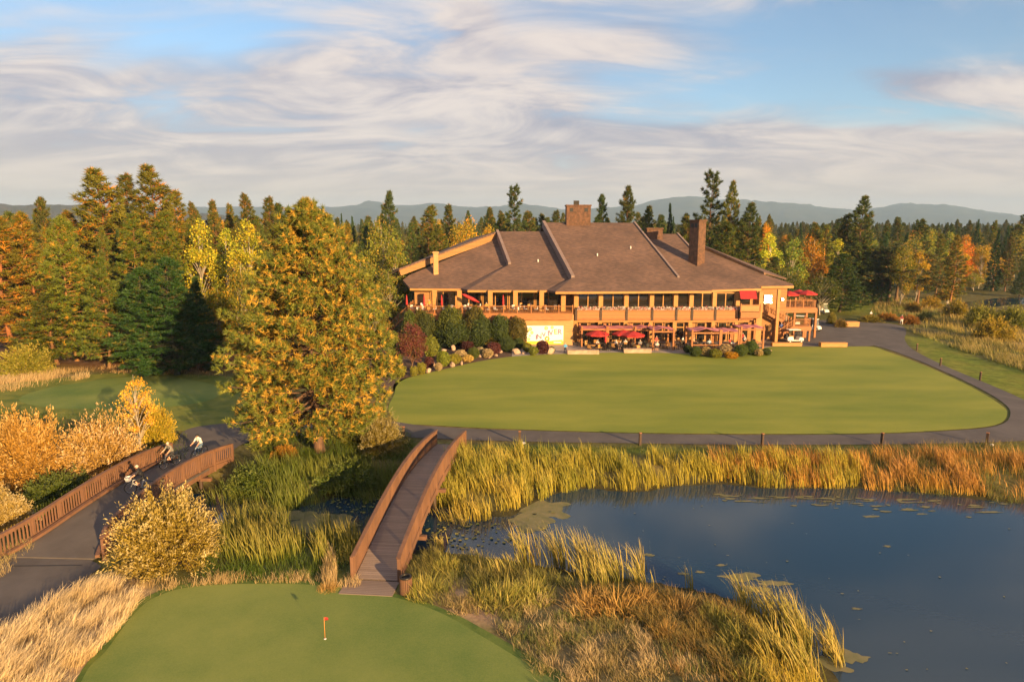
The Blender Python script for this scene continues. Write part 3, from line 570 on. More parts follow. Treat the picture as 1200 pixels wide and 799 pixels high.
def tree(pr, px, Y, top, label, wpx=None, color=(1,1,1), group=None, z0=0., cat=None):
    ht0, w0 = {id(BIG):(18.8,12.6), id(PA):(22.3,8.2), id(PB):(22.3,6.8), id(PC):(22.3,7.2), id(PD):(20.3,9.), id(FIR):(18.3,6.), id(PE):(14.3,10.), id(PF):(21.3,7.6), id(DA):(12.3,6.8), id(DB):(12.3,7.8), id(DC):(13.3,6.2), id(ASP):(14.3,5.2), id(BIR):(6.9,3.4)}[id(pr)]
    x = XG(px, Y, z0); zt = Q(px, top, Y).z-z0; s = zt/ht0
    wm = 1.18 if pr in (PA, PB, PC, PD, PF) and top < 256 else 1.0
    sx = s if wpx is None else wm*wpx*(math.cos(TH)*Y+math.sin(TH)*(H-z0-zt/2))/800/w0
    sx = min(max(sx, s*.55), s*2.0)
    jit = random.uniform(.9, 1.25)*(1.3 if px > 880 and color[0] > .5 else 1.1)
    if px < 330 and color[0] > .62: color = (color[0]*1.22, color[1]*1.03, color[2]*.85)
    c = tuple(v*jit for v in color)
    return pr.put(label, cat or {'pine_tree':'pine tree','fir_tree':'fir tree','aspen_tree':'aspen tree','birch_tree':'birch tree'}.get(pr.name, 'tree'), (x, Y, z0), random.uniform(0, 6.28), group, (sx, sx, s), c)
GR = (.75,1.1,.8); OR = (1.5,1.2,.75); DK = (1.0,.9,.8)
e = BIG.put('huge shaggy pine with green and orange needles standing alone beside the footbridge', 'pine tree', (XG(372,49.5), 49.5, -.05), 1.1, None, (1,1,1), (1,1,1))
# left wood, individually placed
TL = [ (PA,130,104,195,'tallest bushy pine of the left wood, left of the twin spires',96,OR), (PB,162,112,203,'slim dark pine behind the gap in the tallest left wood pines',54,DK),
 (PA,190,106,191,'tall pointed pine forming the highest peak of the left wood',84,OR), (PB,215,112,222,'pine on the right shoulder of the highest left wood peak',54,OR),
 (PD,62,125,229,'dark pine poking above the canopy at far left against the grey ridge',40,DK),
 (PF,14,86,250,'broad orange-tinted pine at the left edge of the picture',86,(1.25,1.0,.7)), (PF,45,92,247,'orange-tinted pine second from the left edge of the wood',70,(1.3,1.05,.7)),
 (PD,88,84,252,'bright green-gold pine with a bare trunk showing, left wood front row',74,(1.25,1.25,.8)), (PF,92,112,245,'gold-lit pine behind the bare-trunked one at left',60,(1.4,1.1,.7)),
 (PD,130,80,300,'olive pine with drooping boughs in the middle of the left front row',70,(1,1.1,.8)), (PD,66,82,330,'low wide olive pine at the left front row',84,(1,1,.8)),
 (PB,168,90,248,'narrow green pine with lit orange needles left of the dark conifer mass',52,(1.1,1.2,.8)), (PB,204,88,246,'narrow bright-topped pine with a glowing trunk above the dark conifers',50,(1.15,1.2,.7)),
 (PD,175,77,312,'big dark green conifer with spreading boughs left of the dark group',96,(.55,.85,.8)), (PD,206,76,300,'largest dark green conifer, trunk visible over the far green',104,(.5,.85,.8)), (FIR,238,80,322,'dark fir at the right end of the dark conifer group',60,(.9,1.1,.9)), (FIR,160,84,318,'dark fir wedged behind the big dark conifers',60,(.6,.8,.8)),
 (FIR,128,86,300,'orange-tipped young fir in the left front row',40,(2.2,1.2,.6)), (ASP,243,92,249,'pale yellow-green aspen right of the dark conifers',50,(1.15,1.35,.8)),
 (ASP,272,100,262,'green aspen behind the top-left of the big pine',44,(.9,1.2,.8)), (DA,262,84,330,'olive round tree left of the big pine',56,(1.1,1.15,.7)), (ASP,300,88,250,'tall yellow-green aspen just left of the big pine top',56,(1.2,1.35,.8)), (DB,288,82,300,'mid green leafy tree touching the left side of the big pine',60,(1.0,1.1,.7)),
 (PB,298,120,226,'dark pointed pine behind the yellow-green aspen',34,DK), (PB,322,125,230,'dark pine with a ragged top left of the big pine tip',36,DK), (PB,258,130,234,'thin dark pine on the skyline behind the aspens',28,DK), (PB,236,128,236,'small dark skyline pine right of the highest peak',26,DK), (PB,278,132,238,'thin skyline pine left of the ragged-topped one',24,DK),
 (DA,150,88,400,'small golden shrubby tree at the foot of the dark conifers',34,(1.6,1.3,.6)), (PA,20,110,262,'tall pine behind the orange-tinted edge pine',70,OR), (PA,100,100,300,'shaded pine filling the middle of the left wood',70,OR) ]
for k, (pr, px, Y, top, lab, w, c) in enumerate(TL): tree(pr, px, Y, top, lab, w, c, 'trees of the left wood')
TB = [ (PA,460,142,222,'dark full pine with a double tip left of the clubhouse roof',36,(.8,.8,.8)), (DB,450,118,252,'rounded yellow-green tree left of the clubhouse',64,(1.05,1.15,.8)), (DA,424,112,300,'olive tree between the big pine and the clubhouse',60,(.9,.95,.8)),
 (DB,435,100,330,'dark green tree at the left end of the clubhouse deck',60,(.6,.75,.7)), (DA,458,104,310,'green-gold tree brushing the left roof corner',50,(.9,.95,.8)), (DC,440,92,352,'shaggy olive tree below the left deck stairs',44,(.9,.9,.8)),
 (DB,545,135,250,'golden yellow round tree behind the left roof slope',56,(1.7,1.25,.6)), (DC,572,138,256,'second golden tree touching the left roof ridge',36,(1.8,1.2,.6)), (PB,505,150,240,'brown-green pine behind the left roof slope',40,OR), (PB,527,155,239,'thin dark pine left of the golden trees',28,DK), (PA,515,128,262,'dusky brown pine beside the golden trees',48,OR),
 (PC,602,150,219,'tall open-branched pine with layered boughs behind the left ridge',34,(.8,.8,.8)), (PB,620,160,247,'short dark pine right of the layered pine',34,DK), (PB,588,158,250,'short dark pine left of the layered pine',30,DK), (PB,575,165,243,'slim far pine behind the golden trees',22,DK),
 (DC,653,140,262,'small yellow tree at the left end of the main ridge',30,(1.7,1.3,.5)), (PB,650,170,246,'dark pine left of the square chimney',26,DK), (PB,636,175,250,'small dark pine beyond the left ridge',24,DK),
 (PD,702,150,226,'dark cone-shaped pine right of the square chimney',30,(.7,.8,.8)), (PA,733,146,216,'tall full pine rising behind the right of the main ridge',40,(1,.85,.7)), (PA,757,152,240,'broad pine behind the right fin of the roof',36,OR), (FIR,781,148,236,'dark pointed fir right of the roof vent box',22,(.8,.9,.9)), (PD,800,140,249,'squat dark pine left of the tall stone chimney',34,OR),
 (PC,828,136,202,'tallest pine behind the stone chimney, with an uneven crown',44,(.9,.85,.8)), (PA,851,134,210,'tall narrow pine right of the tallest one',34,OR), (PA,873,132,236,'medium pine right of the tall pair behind the chimney',46,(1,.95,.8)), (PD,845,128,258,'broad lower pine behind the right roof slope',56,(1,.95,.7)),
 (ASP,898,132,268,'bright yellow-green aspen above the right roof end',38,(1.3,1.5,.7)), (DC,925,136,272,'green leafy tree right of the bright aspen',40,(.8,1,.8)), (DB,948,138,272,'orange-gold leafy tree behind the terrace umbrellas',44,(1.9,1.05,.5)), (DC,893,150,254,'tree with an orange top behind the right pines',24,(2.2,1.1,.4)),
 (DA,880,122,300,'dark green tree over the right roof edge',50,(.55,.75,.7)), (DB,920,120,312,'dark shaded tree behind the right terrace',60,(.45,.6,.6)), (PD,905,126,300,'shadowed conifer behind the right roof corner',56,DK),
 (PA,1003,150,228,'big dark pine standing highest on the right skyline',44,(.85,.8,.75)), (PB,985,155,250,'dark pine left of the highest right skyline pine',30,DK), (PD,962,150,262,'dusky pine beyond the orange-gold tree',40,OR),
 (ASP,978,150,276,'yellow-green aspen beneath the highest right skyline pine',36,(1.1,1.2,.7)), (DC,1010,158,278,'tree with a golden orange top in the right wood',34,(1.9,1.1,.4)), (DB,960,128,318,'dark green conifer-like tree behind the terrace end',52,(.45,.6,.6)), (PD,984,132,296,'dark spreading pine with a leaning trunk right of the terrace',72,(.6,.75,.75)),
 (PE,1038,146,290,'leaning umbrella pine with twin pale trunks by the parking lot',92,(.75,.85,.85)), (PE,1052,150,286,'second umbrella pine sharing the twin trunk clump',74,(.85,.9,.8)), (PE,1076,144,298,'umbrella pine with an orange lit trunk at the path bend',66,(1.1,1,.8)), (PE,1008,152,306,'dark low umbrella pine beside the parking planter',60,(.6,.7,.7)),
 (DB,1062,180,272,'pale green tree behind the umbrella pines',50,(1.0,1.1,.8)), (ASP,1090,185,280,'tall green-gold tree behind the right umbrella pine',40,(1.1,1.2,.7)), (DB,1122,190,283,'round tree with rust red leaves in the right wood',46,(2.4,.8,.5)), (DC,1148,195,284,'green tree flecked with orange right of the red one',44,(1.5,1,.6)), (DB,1160,200,295,'golden tree at the far right meadow edge',46,(1.6,1.2,.6)),
 (DA,1112,165,330,'small dark tree with a bare trunk in the right meadow',34,(.6,.8,.7)), (PD,1185,215,262,'dark hazy pine at the right edge of the wood',40,DK), (PC,1192,240,252,'tall thin-boughed pine at the right edge skyline',24,DK), (DB,1140,175,318,'low green tree before the golden ones at right',40,(.9,1,.8)), (PD,1195,160,318,'dark conifer cut by the right edge',44,(.6,.75,.75)) ]
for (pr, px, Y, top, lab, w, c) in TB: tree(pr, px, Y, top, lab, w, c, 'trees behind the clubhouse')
# woods filled with further individual trees, row by row
def zone(px):
    for a, nm in ((0,'at the left edge of the picture'),(70,'behind the orange-tinted edge pines'),(150,'behind the tallest left pines'),(230,'behind the pale aspens at left'),(320,'behind the lone big pine'),(400,'just right of the lone big pine'),(470,'behind the left roof slope'),(560,'behind the left roof ridge'),(640,'behind the main ridge'),(740,'behind the right roof fins'),(830,'behind the tall stone chimney'),(880,'behind the right terrace'),(960,'beyond the parking lot'),(1040,'behind the umbrella pines'),(1100,'near the rust red tree'),(1150,'at the right edge of the picture')):
        if px >= a: r = nm
    return r
WORDS = ['nearest row','second row','middle rows','deep in the wood','far skyline']
rows = [(104,0,300,20,262,16),(118,380,470,24,258,12),(128,0,420,23,250,10),(150,390,1190,26,262,12),(175,0,1190,24,256,10),(210,0,1195,24,252,9),(260,0,1200,26,250,8)]
rank = 0; rnd = random.Random(5)
for ri, (Y, a, b, step, top, js) in enumerate(rows):
    px = a+rnd.uniform(0, step); k = 0
    while px < b:
        t = top+rnd.gauss(0, js*.55)+ (10 if px > 900 else 0); yy = Y*rnd.uniform(.94, 1.07); u = rnd.random()
        nearlit = ri < 4
        if u < .62: pr = rnd.choice(PINES); kind = 'pine'; c = rnd.choice([DK, OR, (.95,.95,.8), (.8,.9,.85)]); ww = rnd.uniform(24, 40)*130/Y*1.15
        elif u < .72: pr = FIR; kind = 'fir'; c = (.9,1,.9); ww = rnd.uniform(18, 28)*130/Y*1.1
        else: pr = rnd.choice([DA, DB, DC, ASP]); kind = 'leafy tree'; c = rnd.choice([(.8,1,.8),(1.1,1.1,.7),(1.5,1.1,.6),(.9,1,.8),(2.,1.,.45) if px > 880 else (1.3,1.2,.6)]); t += 14 if Y < 200 else 5; ww = rnd.uniform(30, 46)*130/Y*1.1
        adj = {0:'dark',1:'brown-tinged',2:'olive',3:'green'}.get([DK,OR].index(c) if c in (DK,OR) else (2 if kind == 'pine' else 3), 'green')
        if kind == 'leafy tree' and c[0] > 1.2: adj = 'golden'
        side = 'shorter' if t > top else 'taller'
        if not (1128 < px < 1200 and Y < 175):
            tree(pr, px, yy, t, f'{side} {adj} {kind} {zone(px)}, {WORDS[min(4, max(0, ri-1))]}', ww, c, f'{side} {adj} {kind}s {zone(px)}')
        px += step*rnd.uniform(.6, 1.35)*(1 if Y < 200 else .85); k += 1
# distant wood: one uncountable mass
def gn_forest():
    pts = []
    rr = np.random.default_rng(77)
    for Y, n in ((300,170),(345,180),(400,190),(470,210),(560,220),(680,230),(850,240),(1100,260),(1500,300),(2100,340)):
        x = rr.uniform(-.86, .86, n)*Y; y = Y*rr.uniform(.94, 1.08, n); pts.append(np.stack([x, y, 0*x], 1))
    n = 500; y = rr.uniform(2150, 2600, n); x = rr.uniform(-.8, -.45, n)*y; pts.append(np.stack([x, y, np.clip((y-2150)/6.5, 0, 70)*np.clip((-x/y-.45)*6, 0, 1)], 1))
    pts = np.concatenate(pts); me = bpy.data.meshes.new('distant_forest'); me.vertices.add(len(pts)); me.vertices.foreach_set('co', pts.astype(np.float32).ravel()); me.update()
    o = link('distant_forest', me); tag(o, 'far-off continuous wood reaching the foot of the hills', None, None, 'stuff')
    srcs = []
    for i, (pr, col) in enumerate(((PB, 1), (PA, 1), (PF, 1), (DB, 1))):
        srcs.append([p for p in pr.parts if p[0] == 'crown'][0][1])
    ng = bpy.data.node_groups.new('forest_scatter', 'GeometryNodeTree'); ng.interface.new_socket('Geometry', in_out='INPUT', socket_type='NodeSocketGeometry'); ng.interface.new_socket('Geometry', in_out='OUTPUT', socket_type='NodeSocketGeometry')
    gi_ = ng.nodes.new('NodeGroupInput'); go = ng.nodes.new('NodeGroupOutput'); jn = ng.nodes.new('GeometryNodeJoinGeometry')
    # one existing crown of each kind in the scene is the source of the far copies
    for i, ms in enumerate(srcs):
        ob = [q for q in COL.objects if q.data == ms][0]
        inf = ng.nodes.new('GeometryNodeObjectInfo'); inf.inputs['Object'].default_value = ob; inf.transform_space = 'ORIGINAL'; inf.inputs['As Instance'].default_value = True
        iop = ng.nodes.new('GeometryNodeInstanceOnPoints'); rv = ng.nodes.new('FunctionNodeRandomValue'); rv.data_type = 'INT'; rv.inputs['Min'].default_value = 0; rv.inputs['Max'].default_value = 3; rv.inputs['Seed'].default_value = 3
        cmp = ng.nodes.new('FunctionNodeCompare'); cmp.data_type = 'INT'; cmp.operation = 'EQUAL'; ng.links.new(rv.outputs[2], cmp.inputs[2]); cmp.inputs[3].default_value = i
        sc_ = ng.nodes.new('FunctionNodeRandomValue'); sc_.data_type = 'FLOAT'; b_ = (.72, .72, .85, 1.0)[i]; sc_.inputs[2].default_value = b_*.75; sc_.inputs[3].default_value = b_*1.12; sc_.inputs['Seed'].default_value = 9
        rt = ng.nodes.new('FunctionNodeRandomValue'); rt.data_type = 'FLOAT'; rt.inputs[3].default_value = 6.28; cx = ng.nodes.new('ShaderNodeCombineXYZ'); ng.links.new(rt.outputs[1], cx.inputs[2])
        ng.links.new(gi_.outputs[0], iop.inputs['Points']); ng.links.new(cmp.outputs[0], iop.inputs['Selection']); ng.links.new(inf.outputs['Geometry'], iop.inputs['Instance']); ng.links.new(sc_.outputs[1], iop.inputs['Scale']); ng.links.new(cx.outputs[0], iop.inputs['Rotation'])
        ng.links.new(iop.outputs[0], jn.inputs[0])
    ng.links.new(jn.outputs[0], go.inputs[0]); md = o.modifiers.new('scatter', 'NODES'); md.node_group = ng
    return o
gn_forest()
# mountains and hills
def range_mesh(name, prof, Y, depth, c1, c2, rough=18, seed=3):
    prof = sorted(prof); pxs = np.array([p[0] for p in prof], float); pys = np.array([p[1] for p in prof], float)
    px = np.linspace(pxs[0], pxs[-1], 420); py = np.interp(px, pxs, pys); py = np.convolve(np.pad(py, 3, mode='edge'), np.ones(7)/7, 'valid'); nj = 14; V = []; top = np.array([Q(a, b, Y)[:] for a, b in zip(px, py)])
    for j in range(nj+8):
        t = j/nj; y = Y-depth*(1-t) if t <= 1 else Y+depth*(t-1); s = max(0, math.sin(min(t, 2-t)*math.pi/2))**1.3 if t < 1.6 else .3
        x = top[:,0]; z = top[:,2]*s - 2 + (vnoise(x+3e4, np.full(x.shape, y)+1e4, depth*.10, seed)-.5)*rough*2*(1 if abs(t-1) > .02 else .35)*min(1, t*3) + (vnoise(x+3e4, np.full(x.shape, y), depth*.03, seed+1)-.5)*rough*.7
        V.append(np.stack([x*(y/Y), np.full(x.shape, y), z], 1))
    V = np.concatenate(V); n = len(px); i = np.arange(len(V)).reshape(-1, n); F = np.stack([i[:-1,:-1], i[:-1,1:], i[1:,1:], i[1:,:-1]], -1).reshape(-1, 4)
    tt = vnoise(V[:,0]+3e4, V[:,1], depth*.06, seed+4)[:, None]
    tag(link(name, npmesh(name, V, F, M['ground'], lerp(c1, c2, tt), True)), kind='structure')
range_mesh('mountains', [(-150,246),(200,243),(300,243),(395,244),(420,240),(437,234),(450,240),(480,243),(500,238),(515,240),(540,243),(560,244),(590,241),(625,240),(645,244),(665,246),(690,246),(740,242),(768,236),(800,232),(830,233),(870,235),(900,237),(930,238),(960,243),(985,246),(1010,247),(1030,244),(1048,241),(1058,238),(1090,239),(1112,240),(1140,245),(1170,250),(1200,254),(1350,258)], 7000, 1700, (.02,.035,.035), (.06,.065,.05), 22)
range_mesh('hills', [(-250,242),(-60,241),(40,240),(110,241),(190,246),(260,252),(330,259),(400,263)], 2700, 600, (.04,.045,.02), (.09,.065,.035), 6, 8)
# ------------------------------------------------------------------ clubhouse
SL = .43
def RP(px, py, Y0, z0=7.45, dz=0.):                        # photo pixel -> point on a front roof slope whose eave runs at y = Y0
    d = ray(px, py); t = (H-z0-dz+SL*Y0)/(SL*d[1]-d[2]); return Vector((d[0]*t, d[1]*t, H+d[2]*t))
club = empty('clubhouse', 'large two-storey brown-roofed timber clubhouse with decks facing the lawn', 'clubhouse', (12, 97, 0))
CO = Vector((12, 97, 0))
def cpart(mb, name, mats, parent=None, label=None, **k):
    off = CO if parent is None else CO
    mb.v = [tuple(Vector(v)-CO) for v in mb.v]; o = mb.obj(name, mats, parent or club, **k)
    if label: o['label'] = label
    return o
YA, YB, YC, YD = 95.5, 97.5, 99.5, 98.6
def slab(name, pts, th=.32, label=None, back=None):
    mb = MB(); mb.prism(pts, (0,0,-th)); return cpart(mb, name, [M['roof']], None, label)
A0 = RP(651,341.6,YA); A1 = RP(834,340.4,YA); A2 = RP(795,325.2,YA); A3 = RP(743.4,261.2,YA); A4 = RP(637.2,260.6,YA); A5 = RP(671.4,325.2,YA)
slab('roof', [A0, A1, A2, A3, A4, A5], .34, 'tall central roof slope')
B0 = RP(548,339.6,YB); B1 = RP(645,339.8,YB); Bt = RP(660,300,YB); B3 = RP(636,271.4,YB); B4 = RP(582.8,271.2,YB); B5 = RP(597.2,309.6,YB)
B1 = RP(676,339.8,YB); slab('roof', [B0, B1, RP(676,325,YB), B3+Vector((2.,0,0)), B4, B5], .3, 'left middle roof slope')
C0 = RP(480.4,337.6,YC); C1 = RP(560,338,YC); C2 = RP(600,309,YC); C3 = RP(583,278,YC); C4 = RP(575,283,YC); C5 = RP(480,322,YC); C6 = RP(472,328,YC)
slab('roof', [C0, C1, C2, C3, C4, C5, C6], .3, 'lowest left wing roof slope')
D0 = RP(820,339.6,YB); D1 = RP(892,337.6,YB); D2 = RP(870,322,YB); D3 = RP(817,299,YB); D4 = RP(794,274.2,YB); D5 = RP(745,274.,YB)
slab('roof', [RP(790,340,YB), D1, D2, D3, D4, D5], .3, 'right middle roof slope')
E0 = RP(872,335.4,YC); E1 = RP(930,334.6,YC); E2 = RP(929,332.6,YC); E3 = RP(894,321,YC); E4 = RP(822,291,YC); E5 = RP(800,285,YC)
slab('roof', [E0, E1, E2, E3, E4, E5], .3, 'lowest right wing roof slope')
# rake fins standing where one slope ends above the next
def fin(a, b, h0=.15, h1=.75, w=.5, label=None):
    mb = MB(); a = Vector(a); b = Vector(b); mb.m = 0; up = Vector((0,0,1)); s = Vector((w,0,0))
    mb.prism([a-up*h1-s*.5, b-up*h1-s*.5, b+up*h0-s*.5, a+up*h0-s*.5], s); return cpart(mb, 'rake_board', [M['rake']])
M['rake'] = plain('grey_brown_rake_board', (.24,.17,.15), .6, c2=(.18,.13,.11), scale=2)
fin(A4, A5, .3, .9, .5); fin(B4, B5, .28, .9, .45); fin(A3, A2, .22, .8, .3); fin(D4, D3, .2, .8, .28)
# left-facing hip risers in shade, below the fins
def riser(a, b, c, label):
    mb = MB(); mb.prism([a, b, c], (0,0,-.3)); return cpart(mb, 'roof', [M['roof']], None, label)
riser(A5, A0, RP(641,339.9,YB)+Vector((0,0,.02)), 'narrow shaded hip below the tall left fin')
riser(B5, B0, RP(540,338.2,YC)+Vector((0,0,.02)), 'narrow shaded hip below the shorter left fin')
riser(A2, RP(826,340.2,YB)+Vector((0,0,.05)), A1, 'narrow hip below the tall right fin')
# eave fascias and soffits
def beam(a, b, h, t, name='fascia', m='wood'):
    mb = MB(); mb.bar(a, b, t, h); return cpart(mb, name, [M[m]])
for a, b in ((A0,A1),(B0,RP(645,339.8,YB)),(C0,RP(542,338.1,YC)),(RP(834,339.6,YB),D1),(RP(892,335,YC),E1)): beam(a+Vector((0,-.06,-.2)), b+Vector((0,-.06,-.2)), .30, .14, 'fascia', 'wood')
# clerestory bands along the hips
def hipband(a, b, ta, tb, side):
    d = (b-a).normalized(); n = Vector((-d.y, d.x, 0)).normalized()*(.5 if side > 0 else -.5)
    mb = MB(); mb.prism([a, b, tb, ta], n); cpart(mb, 'clerestory_wall', [M['siding']])
    mb = MB(); e = n.normalized(); p = [ta+Vector((0,0,.12))-e*.1, tb+Vector((0,0,.12))-e*.1, tb+e*7+Vector((0,0,-1.2)), ta+e*5+Vector((0,0,-1.6))]
    mb.prism(p, (0,0,-.26)); cpart(mb, 'roof', [M['roof']], None, 'back roof sloping away behind the lit clerestory')
def onplane(px, py, a, b):                                 # pixel -> point on the vertical plane through a and b
    d = Vector(ray(px, py)); n = Vector((-(b-a).y, (b-a).x, 0)); o = Vector((0,0,H)); t = (a-o).dot(n)/d.dot(n); return o+d*t
a = C5+Vector((0,0,-.25)); b = C3+Vector((0,0,-.25)); hipband(onplane(470,323,a,b), onplane(583,281,a,b), onplane(467.5,315.5,a,b), onplane(583,271.8,a,b), 1)
a = RP(894.5,321.4,YC); b = RP(822,291,YC); hipband(onplane(818,297,a,b), onplane(895,324,a,b), onplane(818,285.5,a,b), onplane(895.5,319.5,a,b), 1)
# dark band of clerestory glazing under the left wall
mb = MB(); q0 = onplane(500,313.5,C5,C3); q1 = onplane(574,286.5,C5,C3); dn = Vector((0,-.03,0)); mb.prism([q0+dn, q1+dn, q1+dn+Vector((0,0,.35)), q0+dn+Vector((0,0,.35))], (0,-.12,0)); cpart(mb, 'clerestory_window', [M['glass']])
# back slopes, mirrored behind the ridge, so the building is whole
yr = A3.y
def mir(p): return Vector((p.x, 2*yr-p.y, p.z))
slab('roof', [A4, A3, Vector((A3.x+4, 2*yr-YA, 7.45)), Vector((A4.x-4, 2*yr-YA, 7.45))], .34, 'rear central roof slope')
slab('roof', [B4, Vector((A4.x+1, B4.y, B4.z)), Vector((A4.x+1, 2*B4.y-YB, 7.45)), Vector((B4.x-10, 2*B4.y-YB, 7.45))], .3, 'rear left roof slope')
slab('roof', [Vector((A3.x-1, D4.y, D4.z)), D4, Vector((D4.x+10, 2*D4.y-YB, 7.45)), Vector((A3.x-1, 2*D4.y-YB, 7.45))], .3, 'rear right roof slope')
def W3(px, Y): return XG(px, Y, 5.)
xl = W3(486, 101); xr = W3(912, 99.5); xm0 = W3(672, 98.3); xm1 = W3(884, 98.3)
mb = MB(); mb.box(xl, xm0, 101, 112, 0, 7.2); mb.box(xm0, xm1, 98.45, 133, 0, 7.3); mb.box(xm1, xr, 101.45, 128, 0, 7.6); mb.box(xl+4, xm0, 112, 130, 0, 7.3); cpart(mb, 'wall', [M['siding']])
# main storey bays: piers, windows, flower boxes
zf = 3.3; zb = 4.72; zt = 7.2
piers = [674.6, 703.3, 733.2, 763, 791, 809.3, 836.3, 863.6]
for px in piers:
    x = W3(px, 98); mb = MB(); mb.box(x-.28, x+.28, 97.75, 98.5, .03, 7.25); cpart(mb, 'pier', [M['wood']], bevel=.03)
    if px < 840:
        mb = MB(); mb.box(x-.16, x+.16, 96.95, 97.75, 3.35, 4.9); cpart(mb, 'gap_shade_block', [M['darkwood']])  # dark block stands in for the shade in the gap between flower boxes
ps = piers + [882]
for i in range(8):
    x0 = W3(ps[i], 98)+.29; x1 = W3(ps[i+1], 98)-.29
    mb = MB(); mb.box(x0, x1, 98.2, 98.43, zb, zt); fr = MB()
    fr.box(x0, x0+.12, 98.05, 98.2, zb, zt); fr.box(x1-.12, x1, 98.05, 98.2, zb, zt); xm = (x0+x1)/2
    fr.box(x0+.12, x1-.12, 98.05, 98.2, zt-.12, zt)
    if x1-x0 > 2: fr.box(xm-.07, xm+.07, 98.05, 98.2, zb, zt-.12)
    g = MB(); g.box(x0+.1, x1-.1, 98.15, 98.19, zb, zt-.1); f = cpart(fr, 'window', [M['wood']]); cpart(g, 'pane', [M['glass']], f)
    bx = MB(); y0 = 97.05; bx.box(x0-.18, x1+.18, y0, 97.72, zf+.1, zb+.05); lp_ = MB()
    o = cpart(bx, 'flower_box', [M['siding']], bevel=.02)
    lp_.box(x0-.22, x1+.22, y0-.04, y0, zb-.05, zb+.1); lp_.box(x0-.22, x1+.22, y0-.04, y0, zf+.05, zf+.4); cpart(lp_, 'trim', [M['wood2']], o)
    rng = np.random.default_rng(i); n = 1100; C = np.stack([rng.uniform(x0-.1, x1+.1, n), rng.uniform(y0+.02, 97.7, n), zb+.08+rng.uniform(0,.48,n)*(.6+.4*np.sin(rng.uniform(0,6,n)))], 1)
    colr = np.where(rng.random((n,1)) < .55, np.array((.85,.75,.7)), np.where(rng.random((n,1)) < .4, np.array((.7,.12,.15)), np.array((.08,.13,.03))))
    V, F = leafquads(C, rng.normal(size=(n,3)), .16, .9, rng); V = V-np.array(CO); link('flowers', npmesh('flowers', V, F, M['flower'], np.repeat(colr, 4, 0)), o)
mb = MB(); mb.box(xm0, xm1, 97.5, 98.4, 3.0, 3.3); cpart(mb, 'floor_band', [M['wood']])
# ground storey frames and windows
lx = np.linspace(W3(678,98), W3(880,98), 17)
for i in range(16):
    x0, x1 = lx[i]+.12, lx[i+1]-.12
    if min(abs((x0+x1)/2-W3(p,98)) for p in piers) < .25: continue
    fr = MB(); fr.box(x0, x0+.1, 98.3, 98.42, .1, 2.9); fr.box(x1-.1, x1, 98.3, 98.42, .1, 2.9); fr.box(x0+.1, x1-.1, 98.3, 98.42, 2.75, 2.9); fr.box(x0+.1, x1-.1, 98.3, 98.42, 2.05, 2.2); fr.box(x0+.1, x1-.1, 98.3, 98.42, .1, .25)
    f = cpart(fr, 'door' if i % 3 == 1 else 'window', [M['wood']]); g = MB(); g.box(x0+.09, x1-.09, 98.36, 98.4, .2, 2.8); cpart(g, 'pane', [M['glass']], f)
# left wing: deck, railing, columns, glazing
XD0, XD1 = XG(477, 95, 4.6), XG(671, 95, 4.6); ZD = 4.6
mb = MB(); mb.box(XD0, XD1, 95, 101, ZD-.15, ZD); cpart(mb, 'deck_floor', [M['wood2']])
mb = MB(); mb.box(XD0-.05, XD1, 94.86, 94.98, ZD-.95, ZD+.02); mb.box(XD0-.12, XD0, 95, 101, ZD-.95, ZD); cpart(mb, 'deck_fascia', [M['wood2']])
for px in (493, 520, 548, 577, 604):
    x = XG(px, 95.4, 2); mb = MB(); mb.box(x-.15, x+.15, 95.3, 95.6, 0, ZD-.16); cpart(mb, 'deck_post', [M['wood2']])
def railing(pts, z, hgt, nm='railing', post=1.9, m='wood2', pick=True, gl=True, parent=None):
    for (a, b) in zip(pts[:-1], pts[1:]):
        a = Vector((*a[:2], a[2] if len(a) > 2 else z)); b = Vector((*b[:2], b[2] if len(b) > 2 else z)); L = (b-a).length; n = max(1, round(L/post)); r = MB()
        up = Vector((0,0,1)); r.bar(a+up*hgt, b+up*hgt, .12, .07); r.bar(a+up*.12, b+up*.12, .06, .06)
        o = cpart(r, nm, [M[m]])
        p = MB()
        for k in range(n+1):
            q = a.lerp(b, k/n); p.bar(q, q+up*(hgt+(.18 if gl else .05)), .13, .13, (1,0,0))
        cpart(p, 'posts', [M[m]], o)
        if pick:
            w = MB(); m2 = int(L/.16)
            for k in range(1, m2):
                q = a.lerp(b, k/m2); w.bar(q+up*.15, q+up*(hgt-.04), .03, .03, (1,0,0))
            cpart(w, 'balusters', [M[m]], o)
        elif True:
            w = MB(); 
            for hz in (.3,.5,.7,.9): w.bar(a+up*hz, b+up*hz, .025, .025)
            cpart(w, 'rails', [M[m]], o)
railing([(XD0, 101), (XD0, 95), (XD1, 95)], ZD, 1.02, pick=False)
for px in (509.5, 538.5, 574.6, 604, 634.6, 660):
    x = XG(px, 97.6, 6); mb = MB(); mb.box(x-.33, x+.33, 97.3, 97.9, ZD, 7.6); cpart(mb, 'column', [M['wood']], bevel=.03)
for px in (505, 535, 566, 597, 628):
    x = XG(px, 100.9, 6); x1 = XG(px+29, 100.9, 6); fr = MB()
    for xx in np.linspace(x, x1, 3): fr.box(xx-.06, xx+.06, 100.8, 100.98, ZD, 7.1)
    fr.box(x, x1, 100.82, 100.96, 7.0, 7.15); f = cpart(fr, 'window', [M['wood']]); g = MB(); g.box(x, x1, 100.9, 100.94, ZD+.02, 7.0); cpart(g, 'pane', [M['glass']], f)
mb = MB(); x0 = XG(611,95.3,2); x1 = XG(672,95.3,2); mb.box(x0, x1, 95.35, 98.4, 0, ZD-.2); cpart(mb, 'lower_wall', [M['cream']])
